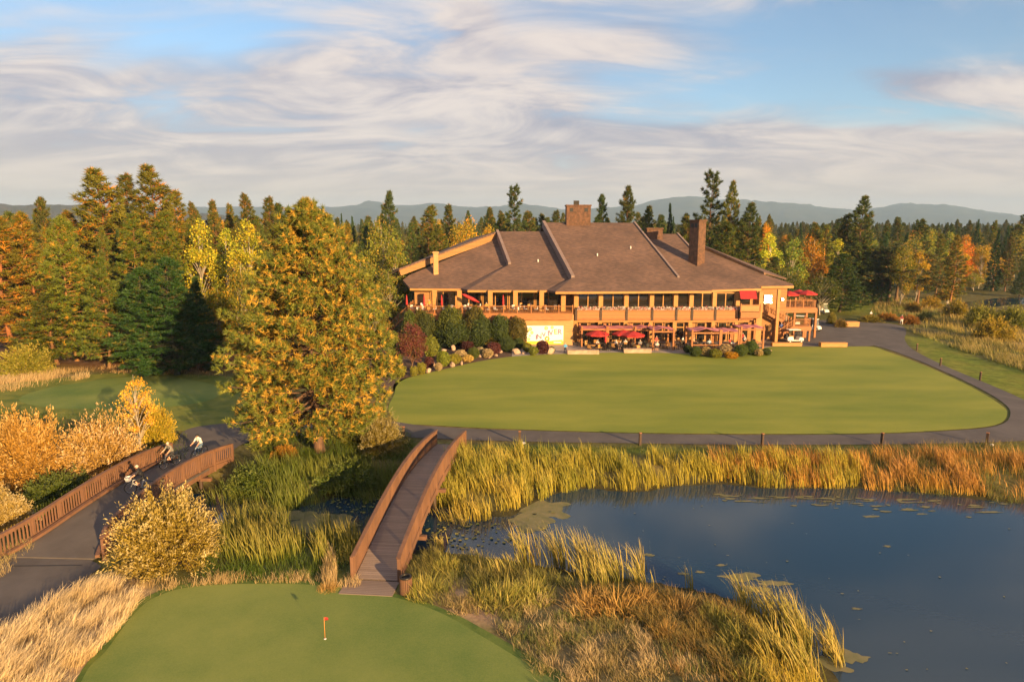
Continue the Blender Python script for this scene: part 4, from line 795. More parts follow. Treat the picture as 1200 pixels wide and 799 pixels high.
mb = MB(); mb.box(XD0+.5, x0, 98.6, 99, 0, ZD-.2); cpart(mb, 'undercroft_wall', [M['darkwood']])
# stairs down from the left end of the deck
mb = MB()
for k in range(16): mb.box(XD0-.3*(k+1), XD0-.3*k, 97, 98.6, 0 if k > 20 else ZD-.28*(k+1)-.12, ZD-.28*(k+1))
cpart(mb, 'stairs', [M['wood2']]); railing([(XD0, 97, ZD), (XD0-4.8, 97, .1)], 0, 1., nm='stair_railing', pick=False)
# right end: balcony, tall wall, terrace, landing, stairs
bx0, bx1 = XG(866.5,97,5), XG(889.5,97,5)
mb = MB(); mb.box(bx0, bx1, 96.4, 99.4, ZD-.15, ZD); mb.box(bx0, bx1, 96.28, 96.38, ZD-.85, ZD+.02); cpart(mb, 'balcony_floor', [M['wood2']])
railing([(bx0, 96.4), (bx1, 96.4)], ZD, 1.05, pick=False)
mb = MB(); mb.box(bx0+.1, bx1-.1, 96.45, 96.47, ZD+.15, ZD+.95); cpart(mb, 'balcony_panel', [M['cream']])
mb = MB(); x = XG(889.5,97.5,5); mb.box(x, x+.55, 97.6, 98.2, 0, 7.4); x = XG(910,97.9,5); mb.box(x, x+.4, 97.75, 98.15, 0, 7.7); x= XG(883,97.5,2); mb.box(x,x+.4,96.6,97,0,3.7); cpart(mb, 'column', [M['wood']])
rw = MB(); xw0 = XG(886,101,5); xw1 = XG(921,101,5); rw.box(xw0, xw1, 100.9, 101.4, 0, 8.0); cpart(rw, 'wall', [M['siding']], None, 'golden lit wall at the right end')
# glint windows: pane tilt made up, aimed between sun and camera to flash
SUN_AZ = R(36); SUN_EL = R(12.5)
SD = Vector((math.sin(SUN_AZ)*math.cos(SUN_EL), -math.cos(SUN_AZ)*math.cos(SUN_EL), math.sin(SUN_EL)))
for (px, py, nx_, nz_) in ((900.5,350.5,3,3),(917.5,350.5,1,1)):
    c = Q(px, py, 100.5); toc = (Vector((0,0,H))-c).normalized(); n = (toc+SD).normalized(); pw = .42; rr = random.Random(4)
    fr = MB()
    for i in range(nx_+1): fr.bar((c.x-CO.x-nx_*pw/2+i*pw, c.y-CO.y-.02, c.z-nz_*pw/2), (c.x-CO.x-nx_*pw/2+i*pw, c.y-CO.y-.02, c.z+nz_*pw/2), .05, .08)
    for j in range(nz_+1): fr.bar((c.x-CO.x-nx_*pw/2, c.y-CO.y-.02, c.z-nz_*pw/2+j*pw), (c.x-CO.x+nx_*pw/2, c.y-CO.y-.02, c.z-nz_*pw/2+j*pw), .05, .08)
    f = fr.obj('glint_window', [M['wood']], club)
    for i in range(nx_):
        for j in range(nz_):
            t = n+Vector((rr.gauss(0,.018), 0, rr.gauss(0,.018)))*(0 if (i, j) == (nx_//2, nz_//2) else 1.6); q = t.normalized().to_track_quat('Z', 'Y')
            mt = Matrix.Translation(Vector((c.x-nx_*pw/2+(i+.5)*pw, c.y, c.z-nz_*pw/2+(j+.5)*pw))-CO) @ q.to_matrix().to_4x4(); g = MB(); g.cbox((0,0,0), (pw*.92, pw*.92, .01), mt); g.obj('pane', [M['glint']], f)
tx0, tx1 = XG(891,101.5,5), XG(957,101.5,5); TY = 101.5
mb = MB(); mb.box(tx0, tx1, TY, 108, ZD-.15, ZD); mb.box(tx0, tx1, TY-.12, TY-.02, ZD-.75, ZD+.02); mb.box(tx1, tx1+.1, TY, 108, ZD-.75, ZD); cpart(mb, 'terrace_floor', [M['wood2']])
railing([(tx0+2.4, TY), (tx1, TY), (tx1, 108)], ZD, 1.1, pick=True)
for px in (906, 918, 930, 944, 955):
    x = XG(px, 101.8, 2); mb = MB(); mb.box(x-.14, x+.14, 101.6, 101.9, 0, ZD+(1.5 if px in (930,) else -.16)); cpart(mb, 'terrace_post', [M['wood2']])
lx0, lx1 = XG(929,98.6,2.2), XG(950,98.6,2.2)
mb = MB(); mb.box(lx0, lx1, 98.4, 100.8, 2.0, 2.2); mb.box(lx0, lx1, 98.3, 98.4, 1.6, 2.22); cpart(mb, 'stair_landing', [M['wood2']])
railing([(lx0+.1, 98.4), (lx1, 98.4), (lx1, 100.8)], 2.2, 1.1, pick=True)
for x in (lx0+.1, lx1-.15):
    for y in (98.55, 100.6):
        mb = MB(); mb.box(x-.12, x+.12, y-.12, y+.12, 0, 2.0 if y > 99 else (3.3 if x > lx0+1 else 2.0)); cpart(mb, 'landing_post', [M['wood2']])
def flight(xa, za, xb, zb_, y0, y1, nm):
    n = max(4, int(abs(zb_-za)/.18)); mb = MB()
    for k in range(n):
        t0 = k/n; xk = xa+(xb-xa)*t0; xk1 = xa+(xb-xa)*(k+1)/n; zk = za+(zb_-za)*(k+1)/n; mb.box(min(xk, xk1), max(xk, xk1), y0+.09, y1-.09, zk-.05, zk)
    for y in (y0, y1): mb.bar((xa, y, za-.1), (xb, y, zb_-.1), .09, .34)
    cpart(mb, nm, [M['wood2']]); railing([(xa, y0, za), (xb, y0, zb_)], 0, 1.05, nm='stair_railing', pick=True, post=1.2); railing([(xa, y1, za), (xb, y1, zb_)], 0, 1.05, nm='stair_railing', pick=False, post=1.2)
flight(lx0, 2.2, XG(905,98.6,0), 0.05, 98.35, 99.35, 'lower_stairs')
flight(XG(891,100,4.6), 4.6, lx0+.1, 2.25, 99.55, 100.6, 'upper_stairs')
# chimneys
def chim(c, w, d, z0, z1, rz, holes, m='brick', cap=True, lab=None, nm='chimney'):
    mt = Matrix.Translation(Vector((c[0], c[1], 0))-CO) @ Matrix.Rotation(rz, 4, 'Z'); mb = MB(); mb.box(-w/2, w/2, -d/2, d/2, z0, z1-.25, mt); mb.box(-w/2-.12, w/2+.12, -d/2-.12, d/2+.12, z1-.25, z1, mt)
    o = mb.obj(nm, [M[m]], club, bevel=.04); o['label'] = lab
    if holes:
        h = MB()
        for x in holes: h.box(x-.28, x+.28, -d/2-.03, -d/2+.02, z1-1.15, z1-.55, mt)
        h.obj('flue_opening', [M['black']], o)
    return o
cz = Q(677.5, 243, 118); ch1 = chim((cz.x, 118.2), 4.1, 2.6, 14.6, cz.z+.4, 0, (-1.2, 1.25), 'brick', True, 'wide square stone chimney on the main ridge')
mb = MB(); mb.cbox((cz.x-.3-CO.x, 118.2-CO.y, cz.z+.75), (.9, .6, .7)); mb.obj('chimney_cap', [M['metal']], ch1)
mb = MB(); mb.box(cz.x-2.5-CO.x, cz.x+2.5-CO.x, 116.5-CO.y, 119.9-CO.y, 14.9, 15.9+.4); mb.obj('flashing', [M['rake']], ch1)
c2 = Q(818, 300, 105.2); t2 = Q(818, 257.6, 105.2); chim((c2.x, 106), 1.75, 1.75, c2.z-2, t2.z, R(-53), (-.35,.35), 'brick', True, 'tall dark stone chimney on the right slope')
c3 = Q(510.5, 317, 104); t3 = Q(510.5, 295, 104); chim((c3.x, 104.3), .75, .75, c3.z-1, t3.z, R(10), None, 'cream', True, 'slim cream chimney on the left wing')
c4 = Q(767, 275, 114); chim((c4.x, 114.5), 2.6, 1.5, 12.5, c4.z+1.1, 0, None, 'brick', False, 'low stone vent box right of the main ridge')
mb = MB(); p = RP(711, 305, YA); mb.v = []; 
for px, py, Yp in ((630.5,307,YB),(739,291.5,YA),(763,293,YB),(700,300,YA)):
    p = RP(px, py, Yp); mb = MB(); mb.tube([p-Vector((0,0,.1)), p+Vector((0,0,.4))], .09, 8); cpart(mb, 'vent_pipe', [M['white']])
# ------------------------------------------------------------------ banner with its lettering
bc0 = Q(617.2, 381.8, 95.1); bc1 = Q(660, 403.2, 95.1)
ban = empty('banner', 'long white vinyl banner with yellow flowers and dark lettering on the tan wall', 'banner', (bc0.x, 95.25, bc1.z))
BW = bc1.x-bc0.x; BH = bc0.z-bc1.z
mb = MB(); mb.box(0, BW, -.03, .03, 0, BH); mb.obj('sheet', [M['banner']], ban)
mb = MB(); mb.box(.0, BW, -.045, -.034, .0, .42); mb.add([(BW*.5,-.05,.4),(BW*.98,-.05,.3),(BW*.98,-.05,.6),(BW*.6,-.05,.42)], [(0,1,2,3)]); mb.obj('yellow_border', [M['yellow']], ban)
mb = MB(); mb.box(BW*.74, BW*.95, -.06, -.05, .14, .32); mb.obj('blue_patch', [M['bluep']], ban)
def flower(x, z, r, m):
    mb = MB()
    for k in range(7):
        a = k*.9; mb.add([(x+r*.3*math.cos(a+q)*1. + r*.62*math.cos(a) , -.048-.001*k, z+r*.62*math.sin(a)+r*.36*math.sin(a+q)) for q in np.linspace(0, 6.28, 9)[:-1]], [tuple(range(8))])
    mb.obj('flower_print', [M[m]], ban)
for x, z, r, m in ((.5,2.15,.28,'orange'),(.75,1.65,.24,'yellow'),(.15,1.9,.22,'yellow'),(2.75,2.3,.28,'yellow'),(3.6,2.4,.24,'yellow'),(.3,.7,.22,'yellow'),(2.9,.75,.42,'orange'),(.45,1.2,.15,'yellow')): flower(x, z*BH/2.65, r, m)
for ch, fx_, fz_, sc, rot, m in (('I',.265,.36,.75,0,'purple'),('N',.345,.40,.78,.03,'purple'),('V',.47,.50,.75,.1,'purple'),('I',.60,.56,.85,.1,'purple'),('V',.665,.60,.8,.08,'purple'),('E',.79,.66,.8,.05,'orange'),('R',.90,.66,.8,.0,'purple')):
    cu = bpy.data.curves.new('letter', 'FONT'); cu.body = ch; cu.size = sc*1.25; cu.align_x = 'CENTER'; cu.align_y = 'CENTER'; cu.extrude = .005; cu.offset = .02
    to = bpy.data.objects.new('tmp_letter', cu); COL.objects.link(to); dg = bpy.context.evaluated_depsgraph_get(); me = bpy.data.meshes.new_from_object(to.evaluated_get(dg)); bpy.data.objects.remove(to)
    me.materials.clear(); me.materials.append(M[m]); link('letter', me, ban, (BW*fx_, -.05, BH*fz_), (math.pi/2, -rot, 0))
# ------------------------------------------------------------------ umbrellas
def umb_mesh(r, h, drop, m, n=8):
    mb = MB(); k = [(0,0,h)]+[(r*math.cos(2*math.pi*i/n), r*math.sin(2*math.pi*i/n), h-drop) for i in range(n)]+[(r*.5*math.cos(2*math.pi*i/n), r*.5*math.sin(2*math.pi*i/n), h-drop*.42) for i in range(n)]
    fs = [(0, n+1+i, n+1+(i+1)%n) for i in range(n)]+[(n+1+i, 1+i, 1+(i+1)%n, n+1+(i+1)%n) for i in range(n)]; mb.add(k, fs)
    mb.add([(x, y, z) for x, y, z in k[1:n+1]]+[(x, y, z-.18) for x, y, z in k[1:n+1]], [(i, (i+1)%n, n+(i+1)%n, n+i) for i in range(n)]); return mb.mesh('canopy', M[m])
po = MB(); po.tube([(0,0,0),(0,0,2.5)], .03, 8); ba = MB(); ba.tube([(0,0,0),(0,0,.08)], .28, 12)
UOP = Proto('patio_umbrella', [('canopy', umb_mesh(1.45, 2.6, .55, 'red')), ('pole', po.mesh('pole', M['darkwood'])), ('base', ba.mesh('base', M['metal']))])
cl = MB(); cl.tube([(0,0,.95),(0,0,1.1),(0,0,1.9),(0,0,2.5)], [.10,.16,.12,.03], 8)
UCL = Proto('closed_umbrella', [('canopy', cl.mesh('canopy', M['red'])), ('pole', po.data if False else UOP.parts[1][1]), ('base', UOP.parts[2][1])])
for px, nm in ((476.8,'at the left corner of the deck'),(497.2,'second from the left deck corner'),(517.8,'between the two left deck columns'),(589.7,'before the middle deck windows')):
    UCL.put(f'folded red umbrella {nm}', 'umbrella', (XG(px, 96.2, 5), 96.2, ZD), 0, 'folded umbrellas along the deck')
am = MB(); a0 = Q(541,344.3,95.3); a1 = Q(562.5,354.8,95.3); d = a1-a0; am.tube([a0-a0, d*.15, d*.6, d*.97], [.05,.2,.26,.05], 8)
ti = empty('tilted_umbrella', 'red umbrella tipped diagonally beside the second deck column', 'umbrella', a0); am.obj('canopy', [M['red']], ti); pm = MB(); pm.tube([d*.5+Vector((0,0,.1)), (d.x*.5+.4,.3,ZD-a0.z)], .035, 6); pm.obj('pole', [M['metal']], ti)
for px, Y, nm, s in ((925,102.7,'left of the terrace three',.95),(936.5,105.,'at the back of the terrace three',.95),(946,102.8,'at the right end of the terrace',1.0)):
    UOP.put(f'open red umbrella {nm}', 'umbrella', (XG(px, Y, 6.5), Y, ZD), .3, 'open umbrellas on the upper terrace', (s, s, s*.98))
for px, Y, nm in ((700,93.2,'left of the lower patio pair'),(731,93.6,'in the middle of the lower patio'),(742,92.4,'just right of the middle patio umbrella')):
    UOP.put(f'open red umbrella {nm}', 'umbrella', (XG(px, Y, 2), Y, .03), .1, 'open umbrellas on the lower patio', (1.15,1.15,.95))
UCL.put('folded red umbrella standing by the open one on the lower patio', 'umbrella', (XG(709.5, 92, 1), 92, .03), 0, None)
# awning over the balcony
aw = MB(); p0 = Q(866.5,340.5,97.6); p1 = Q(886,340.5,97.6); q0 = Q(868,350,96.2); q1 = Q(887.5,350,96.2); p0.y = p1.y = 97.6
aw.prism([p0, p1, q1, q0], (0,0,-.05)); awo = empty('red_awning', 'red sloping awning over the small balcony', 'awning', (p0.x, 97.6, p0.z)); aw.v = [tuple(Vector(v)-Vector(awo.location)) for v in aw.v]; aw.obj('fabric', [M['red']], awo)
br = MB(); L0 = Vector(awo.location); br.tube([q0-L0, (q0.x-L0.x, 1.2, q0.z-L0.z-.3)], .03, 6); br.tube([q1-L0, (q1.x-L0.x, 1.2, q1.z-L0.z-.3)], .03, 6); br.obj('bracket', [M['metal']], awo)
# ------------------------------------------------------------------ shade pergolas
def pergola(label, x0, x1, y0, y1, h, sag=.15, peak=.0, lowrail=False, m='maroon'):
    e = empty('shade_pergola', label, 'pergola', ((x0+x1)/2, y0, .03), 0, 'canvas-topped pergolas on the patio'); cx = (x0+x1)/2
    for x in (x0-cx, x1-cx):
        for y in (0, y1-y0):
            p = MB(); p.box(x-.11, x+.11, y-.11, y+.11, 0, h+.25); p.obj('post', [M['wood2']], e, bevel=.01)
    b = MB(); b.box(x0-cx-.2, x1-cx+.2, -.05, .05, h-.3, h-.1); b.box(x0-cx-.2, x1-cx+.2, y1-y0-.05, y1-y0+.05, h-.3, h-.1); b.obj('beam', [M['wood2']], e)
    vs = []; n = 8
    for j in range(n+1):
        for i in range(n+1):
            u, v = i/n, j/n; vs.append((x0-cx-.2+(x1-x0+.4)*u, (y1-y0)*v, h+.02+peak*(1-abs(2*u-1))*(1-v*.3) - sag*math.sin(math.pi*u)*math.sin(math.pi*v) - .10*math.sin(math.pi*u*2)**2))
    fs = [(j*(n+1)+i, j*(n+1)+i+1, (j+1)*(n+1)+i+1, (j+1)*(n+1)+i) for j in range(n) for i in range(n)]
    c = MB(); c.add(vs, fs, True); o = c.obj('canopy', [M[m]], e); sd = o.modifiers.new('thickness', 'SOLIDIFY'); sd.thickness = .03
    if lowrail:
        r = MB(); r.box(x0-cx, x1-cx, -.04, .04, .85, .97); r.box(x0-cx, x1-cx, -.04, .04, .35, .45); r.obj('rail', [M['wood2']], e)
def xp(px, Y, z=2.6): return XG(px, Y, z)
pergola('back pergola with sagging maroon canvas nearest the banner', xp(681,95.2), xp(710,95.2), 94.0, 97, 2.62)
pergola('back pergola with maroon canvas, second from the banner', xp(711.5,95.2), xp(741,95.2), 94.0, 97, 2.62)
pergola('back pergola with maroon canvas rising to its right', xp(743,95), xp(764,95), 93.8, 97, 2.6, .1, .15)
pergola('faded purple pergola with a tall left post, in the middle of the patio', xp(765,91.6), xp(789,91.6), 91.3, 94.6, 2.75, .1, .35)
pergola('faded purple pergola at the lawn edge behind the planting', xp(810.5,90.6), xp(843,90.6), 90.2, 93.4, 2.75, .1, .4, True)
pergola('pinkish pergola right of the planting', xp(844.5,91.2), xp(865,91.2), 90.8, 94.2, 2.65, .12, .1, True)
pergola('pinkish pergola at the right end of the patio', xp(866,93.4), xp(892,93.4), 92.4, 96, 2.85, .12, .15, True)
# ------------------------------------------------------------------ low walls and planters
def lowwall(label, px0, px1, py, h=.55, d=.7, m='stone', px2=None):
    a = P(px0, py); b = P(px1, py if px2 is None else px2); mb = MB(); v = Vector((b[0]-a[0], b[1]-a[1], 0)); L = v.length; mb.box(0, L, 0, d, 0, h-.1); mb.box(-.04, L+.04, -.05, d+.05, h-.1, h)
    return tag(mb.obj('low_wall', [M[m]], None, bevel=.03, loc=(a[0], a[1], .02), rot=(0,0,math.atan2(v.y, v.x))), label, 'wall', 'low walls edging the patio and lot')
lowwall('low stone wall at the lawn edge below the banner', 665, 702, 415.5)
lowwall('low stone wall on the lawn edge left of the purple pergola', 731, 763.5, 414.0)
lowwall('low timber-faced wall left of the parked cart by the lawn', 905, 940, 406, .5, .6, 'wood')
lowwall('low timber-faced wall at the lawn corner right of the cart', 962, 993, 406.8, .6, .8, 'wood')
lowwall('long timber planter box across the parking lot', 983, 1007, 383.2, .85, 1.2, 'wood')
# ------------------------------------------------------------------ tables, chairs
se = MB(); se.cbox((0,0,.45), (.44,.44,.05)); bk = MB(); bk.cbox((0,.21,.70), (.42,.04,.42)); lg = []
for sx, sy in ((-1,-1),(1,-1),(1,1),(-1,1)):
    q = MB(); q.box(sx*.19-.02, sx*.19+.02, sy*.19-.02, sy*.19+.02, 0, .43); lg.append(('leg', q.mesh('leg', M['metal'])))
CH = Proto('patio_chair', [('seat', se.mesh('seat', M['metal'])), ('backrest', bk.mesh('backrest', M['metal']))]+lg)
CW = Proto('patio_chair', [('seat', se.mesh('seat', M['wood'])), ('backrest', bk.mesh('backrest', M['wood']))]+lg)
CS = Proto('patio_chair', [('seat', se.mesh('seat', M['white'])), ('backrest', bk.mesh('backrest', M['white']))]+lg)
tt_ = MB(); tt_.tube([(0,0,.71),(0,0,.75)], .55, 18); tl = MB(); tl.tube([(0,0,.03),(0,0,.71)], .04, 8); tb_ = MB(); tb_.tube([(0,0,0),(0,0,.03)], .3, 12)
TBm = Proto('patio_table', [('tabletop', tt_.mesh('tabletop', M['metal'])), ('pedestal', tl.mesh('pedestal', M['metal'])), ('base', tb_.mesh('base', M['metal']))])
TBw = Proto('patio_table', [('tabletop', tt_.mesh('tabletop', M['wood'])), ('pedestal', tl.mesh('pedestal', M['metal'])), ('base', tb_.mesh('base', M['metal']))])
tables = [(684,94.9,'metal','under the maroon canvas nearest the banner'),(699,95.4,'metal','under the right part of the first maroon canvas'),(694,91.3,'wood','before the left patio umbrella'),(708,91.6,'metal','beside the folded patio umbrella'),(722,92.3,'wood','left of the middle patio umbrella'),(733,91.4,'metal','below the middle patio umbrella'),(745,91.0,'wood','right below the patio umbrella pair'),(757,92.6,'metal','left of the tall purple pergola post'),(728,95.4,'metal','under the second maroon canvas'),(754,95.3,'metal','under the rising maroon canvas'),
 (777,92.6,'metal','under the mid patio purple pergola'),(795,92.2,'metal','between the two purple pergolas'),(797,95.2,'wood','close to the wall between the pergolas'),(818,91.6,'wood','at the left side of the lawn edge pergola'),(834,91.8,'metal','at the right side of the lawn edge pergola'),(852,92.4,'metal','under the pinkish pergola by the planting'),(872,94.2,'metal','under the rightmost pergola'),(884,94.0,'metal','beside the last right pergola post'),(815,95.4,'metal','behind the lawn edge pergola')]
rnd = random.Random(3)
for px, Y, mt, w in tables:
    x = xp(px, Y, .5); (TBm if mt == 'metal' else TBw).put(f'round {"dark metal" if mt == "metal" else "timber"} patio table {w}', 'table', (x, Y, .026), 0, 'tables on the lower patio')
    a0 = rnd.uniform(0, 1.5)
    for k in range(4):
        a = a0+k*math.pi/2+rnd.uniform(-.2,.2); c = rnd.choice([CH, CH, CW]); r = rnd.uniform(.72,.9)
        c.put(f'{"timber" if c is CW else "dark metal"} chair at the table {w}', 'chair', (x+r*math.cos(a), Y+r*math.sin(a), .026), a-math.pi/2, f'{"timber" if c is CW else "dark metal"} chairs at the table {w}')
for i, (px, Y, w) in enumerate([(486,96.4,'at the left deck corner'),(503,96.2,'left of the first deck column'),(525,96.2,'right of the first deck column'),(548,96.3,'below the tilted deck umbrella'),(566,96.2,'left of the third deck column'),(585,96.3,'in the middle of the deck'),(604,96.2,'before the fourth deck column'),(622,96.3,'left of the fifth deck column'),(645,96.3,'at the right end of the deck'),(495,98.9,'back against the left deck glass'),(556,99.2,'back against the middle deck glass'),(615,99.2,'back against the right deck glass')]):
    x = XG(px, Y, 5); TBm.put(f'round dark metal table {w}', 'table', (x, Y, ZD), 0, 'tables on the upper deck')
    for k in range(4):
        a = .6+i+k*math.pi/2; c = CS if k % 2 else CW
        c.put(f'{"timber" if c is CW else "pale"} chair at the table {w}', 'chair', (x+.78*math.cos(a), Y+.78*math.sin(a), ZD), a-math.pi/2, f'{"timber" if c is CW else "pale"} chairs at the table {w}')
for i, (px, Y, w) in enumerate([(926,102.8,'left'),(947,103,'right')]):
    x = XG(px, Y, 5)+.5; TBm.put(f'round table at the {w} of the upper terrace', 'table', (x, Y, ZD), 0, 'tables on the upper terrace')
    for k in range(3): CH.put(f'dark chair at the {w} terrace table', 'chair', (x+.8*math.cos(k*2.1), Y+.8*math.sin(k*2.1), ZD), k*2.1-math.pi/2, f'dark chairs at the {w} terrace table')
# ------------------------------------------------------------------ bridges
def bridge_point(a, b, t, rise): return Vector((a[0]+(b[0]-a[0])*t, a[1]+(b[1]-a[1])*t, a[2]+(b[2]-a[2])*t + rise*math.sin(math.pi*t)**1.0))
def make_bridge(name, label, A, B, width, rise, n, flareL=None, deckmat='deck', railh=1.12, panel=.13, solid=.07, kerb=False):
    A = Vector(A); B = Vector(B); e = empty(name, label, 'bridge', A); d = (B-A).normalized(); e.rotation_euler = (0,0,math.atan2(d.y, d.x)-math.pi/2)
    Lg = (Vector((B.x,B.y,0))-Vector((A.x,A.y,0))).length; zz = lambda y: (B.z-A.z)*y/Lg + rise*math.sin(math.pi*min(max(y/Lg, 0), 1))
    def rk(mb): return mb
    dk = MB(); m = 60
    for i in range(m):
        y0, y1 = Lg*i/m, Lg*(i+1)/m; dk.add([(x, y, z) for y, s in ((y0, 0), (y1, 0)) for x in (-width/2, width/2) for z in (zz(y)-.14, zz(y))], [(1,3,7,5),(0,4,6,2),(0,1,5,4),(2,6,7,3)]+([(0,2,3,1)] if i == 0 else [])+([(4,5,7,6)] if i == m-1 else []))
    dk.obj('deck', [M[deckmat]], e)
    for s in (-1, 1):
        g = MB(); x = s*(width/2-.25)
        for i in range(24):
            y0, y1 = Lg*i/24, Lg*(i+1)/24; g.bar((x, y0, zz(y0)-.34), (x, y1, zz(y1)-.34), .2, .38)
        g.obj('girder', [M['bridge']], e)
        off = (lambda y, s=s: s*(width/2+.05) + (flareL(s, y, Lg) if flareL else 0))
        tr = MB(); br_ = MB(); fa = MB()
        N_ = 36
        for i in range(N_):
            y0, y1 = Lg*i/N_, Lg*(i+1)/N_; a = Vector((off(y0), y0, zz(y0))); b = Vector((off(y1), y1, zz(y1))); u = Vector((0,0,1))
            tr.bar(a+u*railh, b+u*railh, .20, .07); tr.bar(a+u*(railh-.13), b+u*(railh-.13), .06, .14); br_.bar(a+u*.10, b+u*.10, .07, .12)
            fa.bar(a+u*-.16+Vector((s*.03,0,0)), b+u*-.16+Vector((s*.03,0,0)), .08, .36)
            if kerb: fa.bar(a+u*.12-Vector((s*.32,0,0)), b+u*.12-Vector((s*.32,0,0)), .22, .16)
        ro = tr.obj('railing', [M['bridge']], e); br_.obj('bottom_rail', [M['bridge']], ro); fa.obj('edge_beam', [M['bridge']], e)
        k = 0; np_ = n; 
        for i in range(np_+1):
            y = Lg*i/np_; a = Vector((off(y), y, zz(y))); p = MB(); p.bar(a+Vector((s*.04,0,-.42)), a+Vector((s*.04,0,railh+.02)), .15, .15, (1,0,0)); p.obj('post', [M['bridge']], e)
        for i in range(np_):
            y0 = Lg*i/np_; y1 = Lg*(i+1)/np_; w = MB(); c = max(3, int((y1-y0)/panel))
            for j in range(1, c):
                y = y0+(y1-y0)*j/c; a = Vector((off(y), y, zz(y))); w.bar(a+Vector((0,0,.12)), a+Vector((0,0,railh-.1)), .035, solid, (1,0,0))
            w.obj('baluster_panel', [M['bridge']], e)
    for y in (Lg*.22, Lg*.5, Lg*.78):
        for s in (-1, 1):
            p = MB(); p.tube([(s*(width/2-.3), y, zz(y)-.4), (s*(width/2-.3), y, -2.2)], .14, 8); p.obj('pile', [M['darkwood']], e)
        p = MB(); p.box(-width/2-.45, width/2+.45, y-.12, y+.12, zz(y)-.72, zz(y)-.5); p.obj('cross_beam', [M['bridge']], e)
    return e
FB = make_bridge('footbridge', 'narrow arched brown footbridge with slatted railings leading from the putting green', (-6.56,30.5,.10), (-4.75,50.9,.12), 2.12, 1.03, 9, panel=.15, solid=.08)
def flare(s, y, L):
    if s > 0: return (max(0, 2.2-y)/2.2)**2*.5 - .25*math.sin(math.pi*y/L) + max(0, y-L+3)**2*.04
    return -max(0, y-L+3)**2*(-.06) - (max(0, 3-y)/3)**2*.35 + .35*math.sin(math.pi*y/L)
LB = make_bridge('cart_bridge', 'wide brown railed bridge carrying the asphalt path and three cyclists', (-23.7,32.7,.10), (-23.0,47.6,.12), 4.5, .55, 8, flare, 'asphalt', 1.15, .20, .085, True)
# small concrete threshold of the footbridge
x0, y0 = P(400,690); mb = MB(); mb.box(-1.35, 1.2, -1.25, 0, -.1, .055); sl = mb.obj('threshold_slab', [M['deck']], None, loc=(-6.62,30.45,0), rot=(0,0,-.09)); tag(sl, 'worn timber landing where the footbridge meets the putting green', 'landing')
for k, (pxa, pya, pxb, pyb) in enumerate(((14,664,96,663),(50,643,108,644))):
    a = P(pxa, pya); b = P(pxb, pyb); mb = MB(); mb.bar((a[0],a[1],.051), (b[0],b[1],.051), .07, .01); tag(mb.obj('expansion_joint', [M['black']]), kind='structure')
# ------------------------------------------------------------------ litter bin, flag, posts
bx, by = P(475, 698); e = empty('litter_bin', 'round slatted brown litter bin at the near end of the footbridge', 'bin', (bx, by+.2, .0))
b = MB(); b.tube([(0,0,.06),(0,0,.78)], [.25,.27], 20); b.obj('body', [M['darkwood']], e)
s_ = MB()
for k in range(22):
    a = k*2*math.pi/22; s_.box(-.03, .03, .262, .295, .05, .82, Matrix.Rotation(a, 4, 'Z'))
s_.obj('slats', [M['bridge']], e); l = MB(); l.torus((0,0,.84), .235, .055, 22, 8, 'z'); l.obj('lid_ring', [M['metal']], e); l = MB(); l.tube([(0,0,.79),(0,0,.80)], .2, 20); l.obj('opening', [M['black']], e)
fx_, fy_ = P(381, 749); e = empty('golf_flag', 'small red flag on a short white-and-red pin in the putting green', 'flag', (fx_, fy_, .03))
p = MB(); p.tube([(0,0,0),(0,0,.98)], .008, 8); p.obj('pin', [M['orange']], e)
p = MB(); vs = [];
for i in range(7):
    u = i/6; y = .02*math.sin(u*5); vs += [(.012+u*.15, y, .97-.02*u), (.012+u*.15, y, .82+.02*u)]
p.add(vs, [(2*i, 2*i+1, 2*i+3, 2*i+2) for i in range(6)], True); o = p.obj('flag', [M['red']], e); sd = o.modifiers.new('thickness', 'SOLIDIFY'); sd.thickness = .004
o.rotation_euler = (0,0,.3)
p = MB(); p.tube([(0,0,.0),(0,0,.012)], .055, 14); p.obj('cup', [M['white']], e)
for k, (px, py, w) in enumerate([(609,519.5,'just right of the footbridge end'),(750,521.5,'second right of the footbridge'),(893,522.5,'above the orange reeds'),(1033,521.5,'near the lawn corner'),(1156,521.5,'at the sharp bend of the path'),(473,514,'left of the footbridge end')]):
    x, y = P(px, py); e = empty('path_post', f'short dark timber post beside the path {w}', 'post', (x, y, 0), .2*k, 'posts along the path'); m_ = MB(); m_.box(-.09,.09,-.09,.09,-.1,.98); m_.obj('shaft', [M['darkwood']], e, bevel=.012); m_ = MB(); m_.box(-.10,.10,-.10,.10,.98,1.02); m_.obj('cap', [M['wood2']], e)
    if k in (0,4): g_ = MB(); g_.ell((.3,-.15,.08), (.16,.12,.10), 10, 6); tag(g_.obj('white_rock', [M['white']], None, loc=(x, y, 0)), f'small pale rock at the foot of the post {w}', 'rock')
for k, (px, py, w) in enumerate([(1070,411,'nearest the parking lot'),(1097,429,'second from the parking lot'),(1143,446,'third from the parking lot'),(1196,464,'at the right edge of the picture')]):
    x, y = P(px, py); e = empty('path_post', f'short dark timber post on the grass verge, {w}', 'post', (x+.5, y, 0), .2*k, 'posts along the path'); m_ = MB(); m_.box(-.08,.08,-.08,.08,-.1,.95); m_.obj('shaft', [M['darkwood']], e, bevel=.012); m_ = MB(); m_.box(-.09,.09,-.09,.09,.95,.99); m_.obj('cap', [M['wood2']], e)
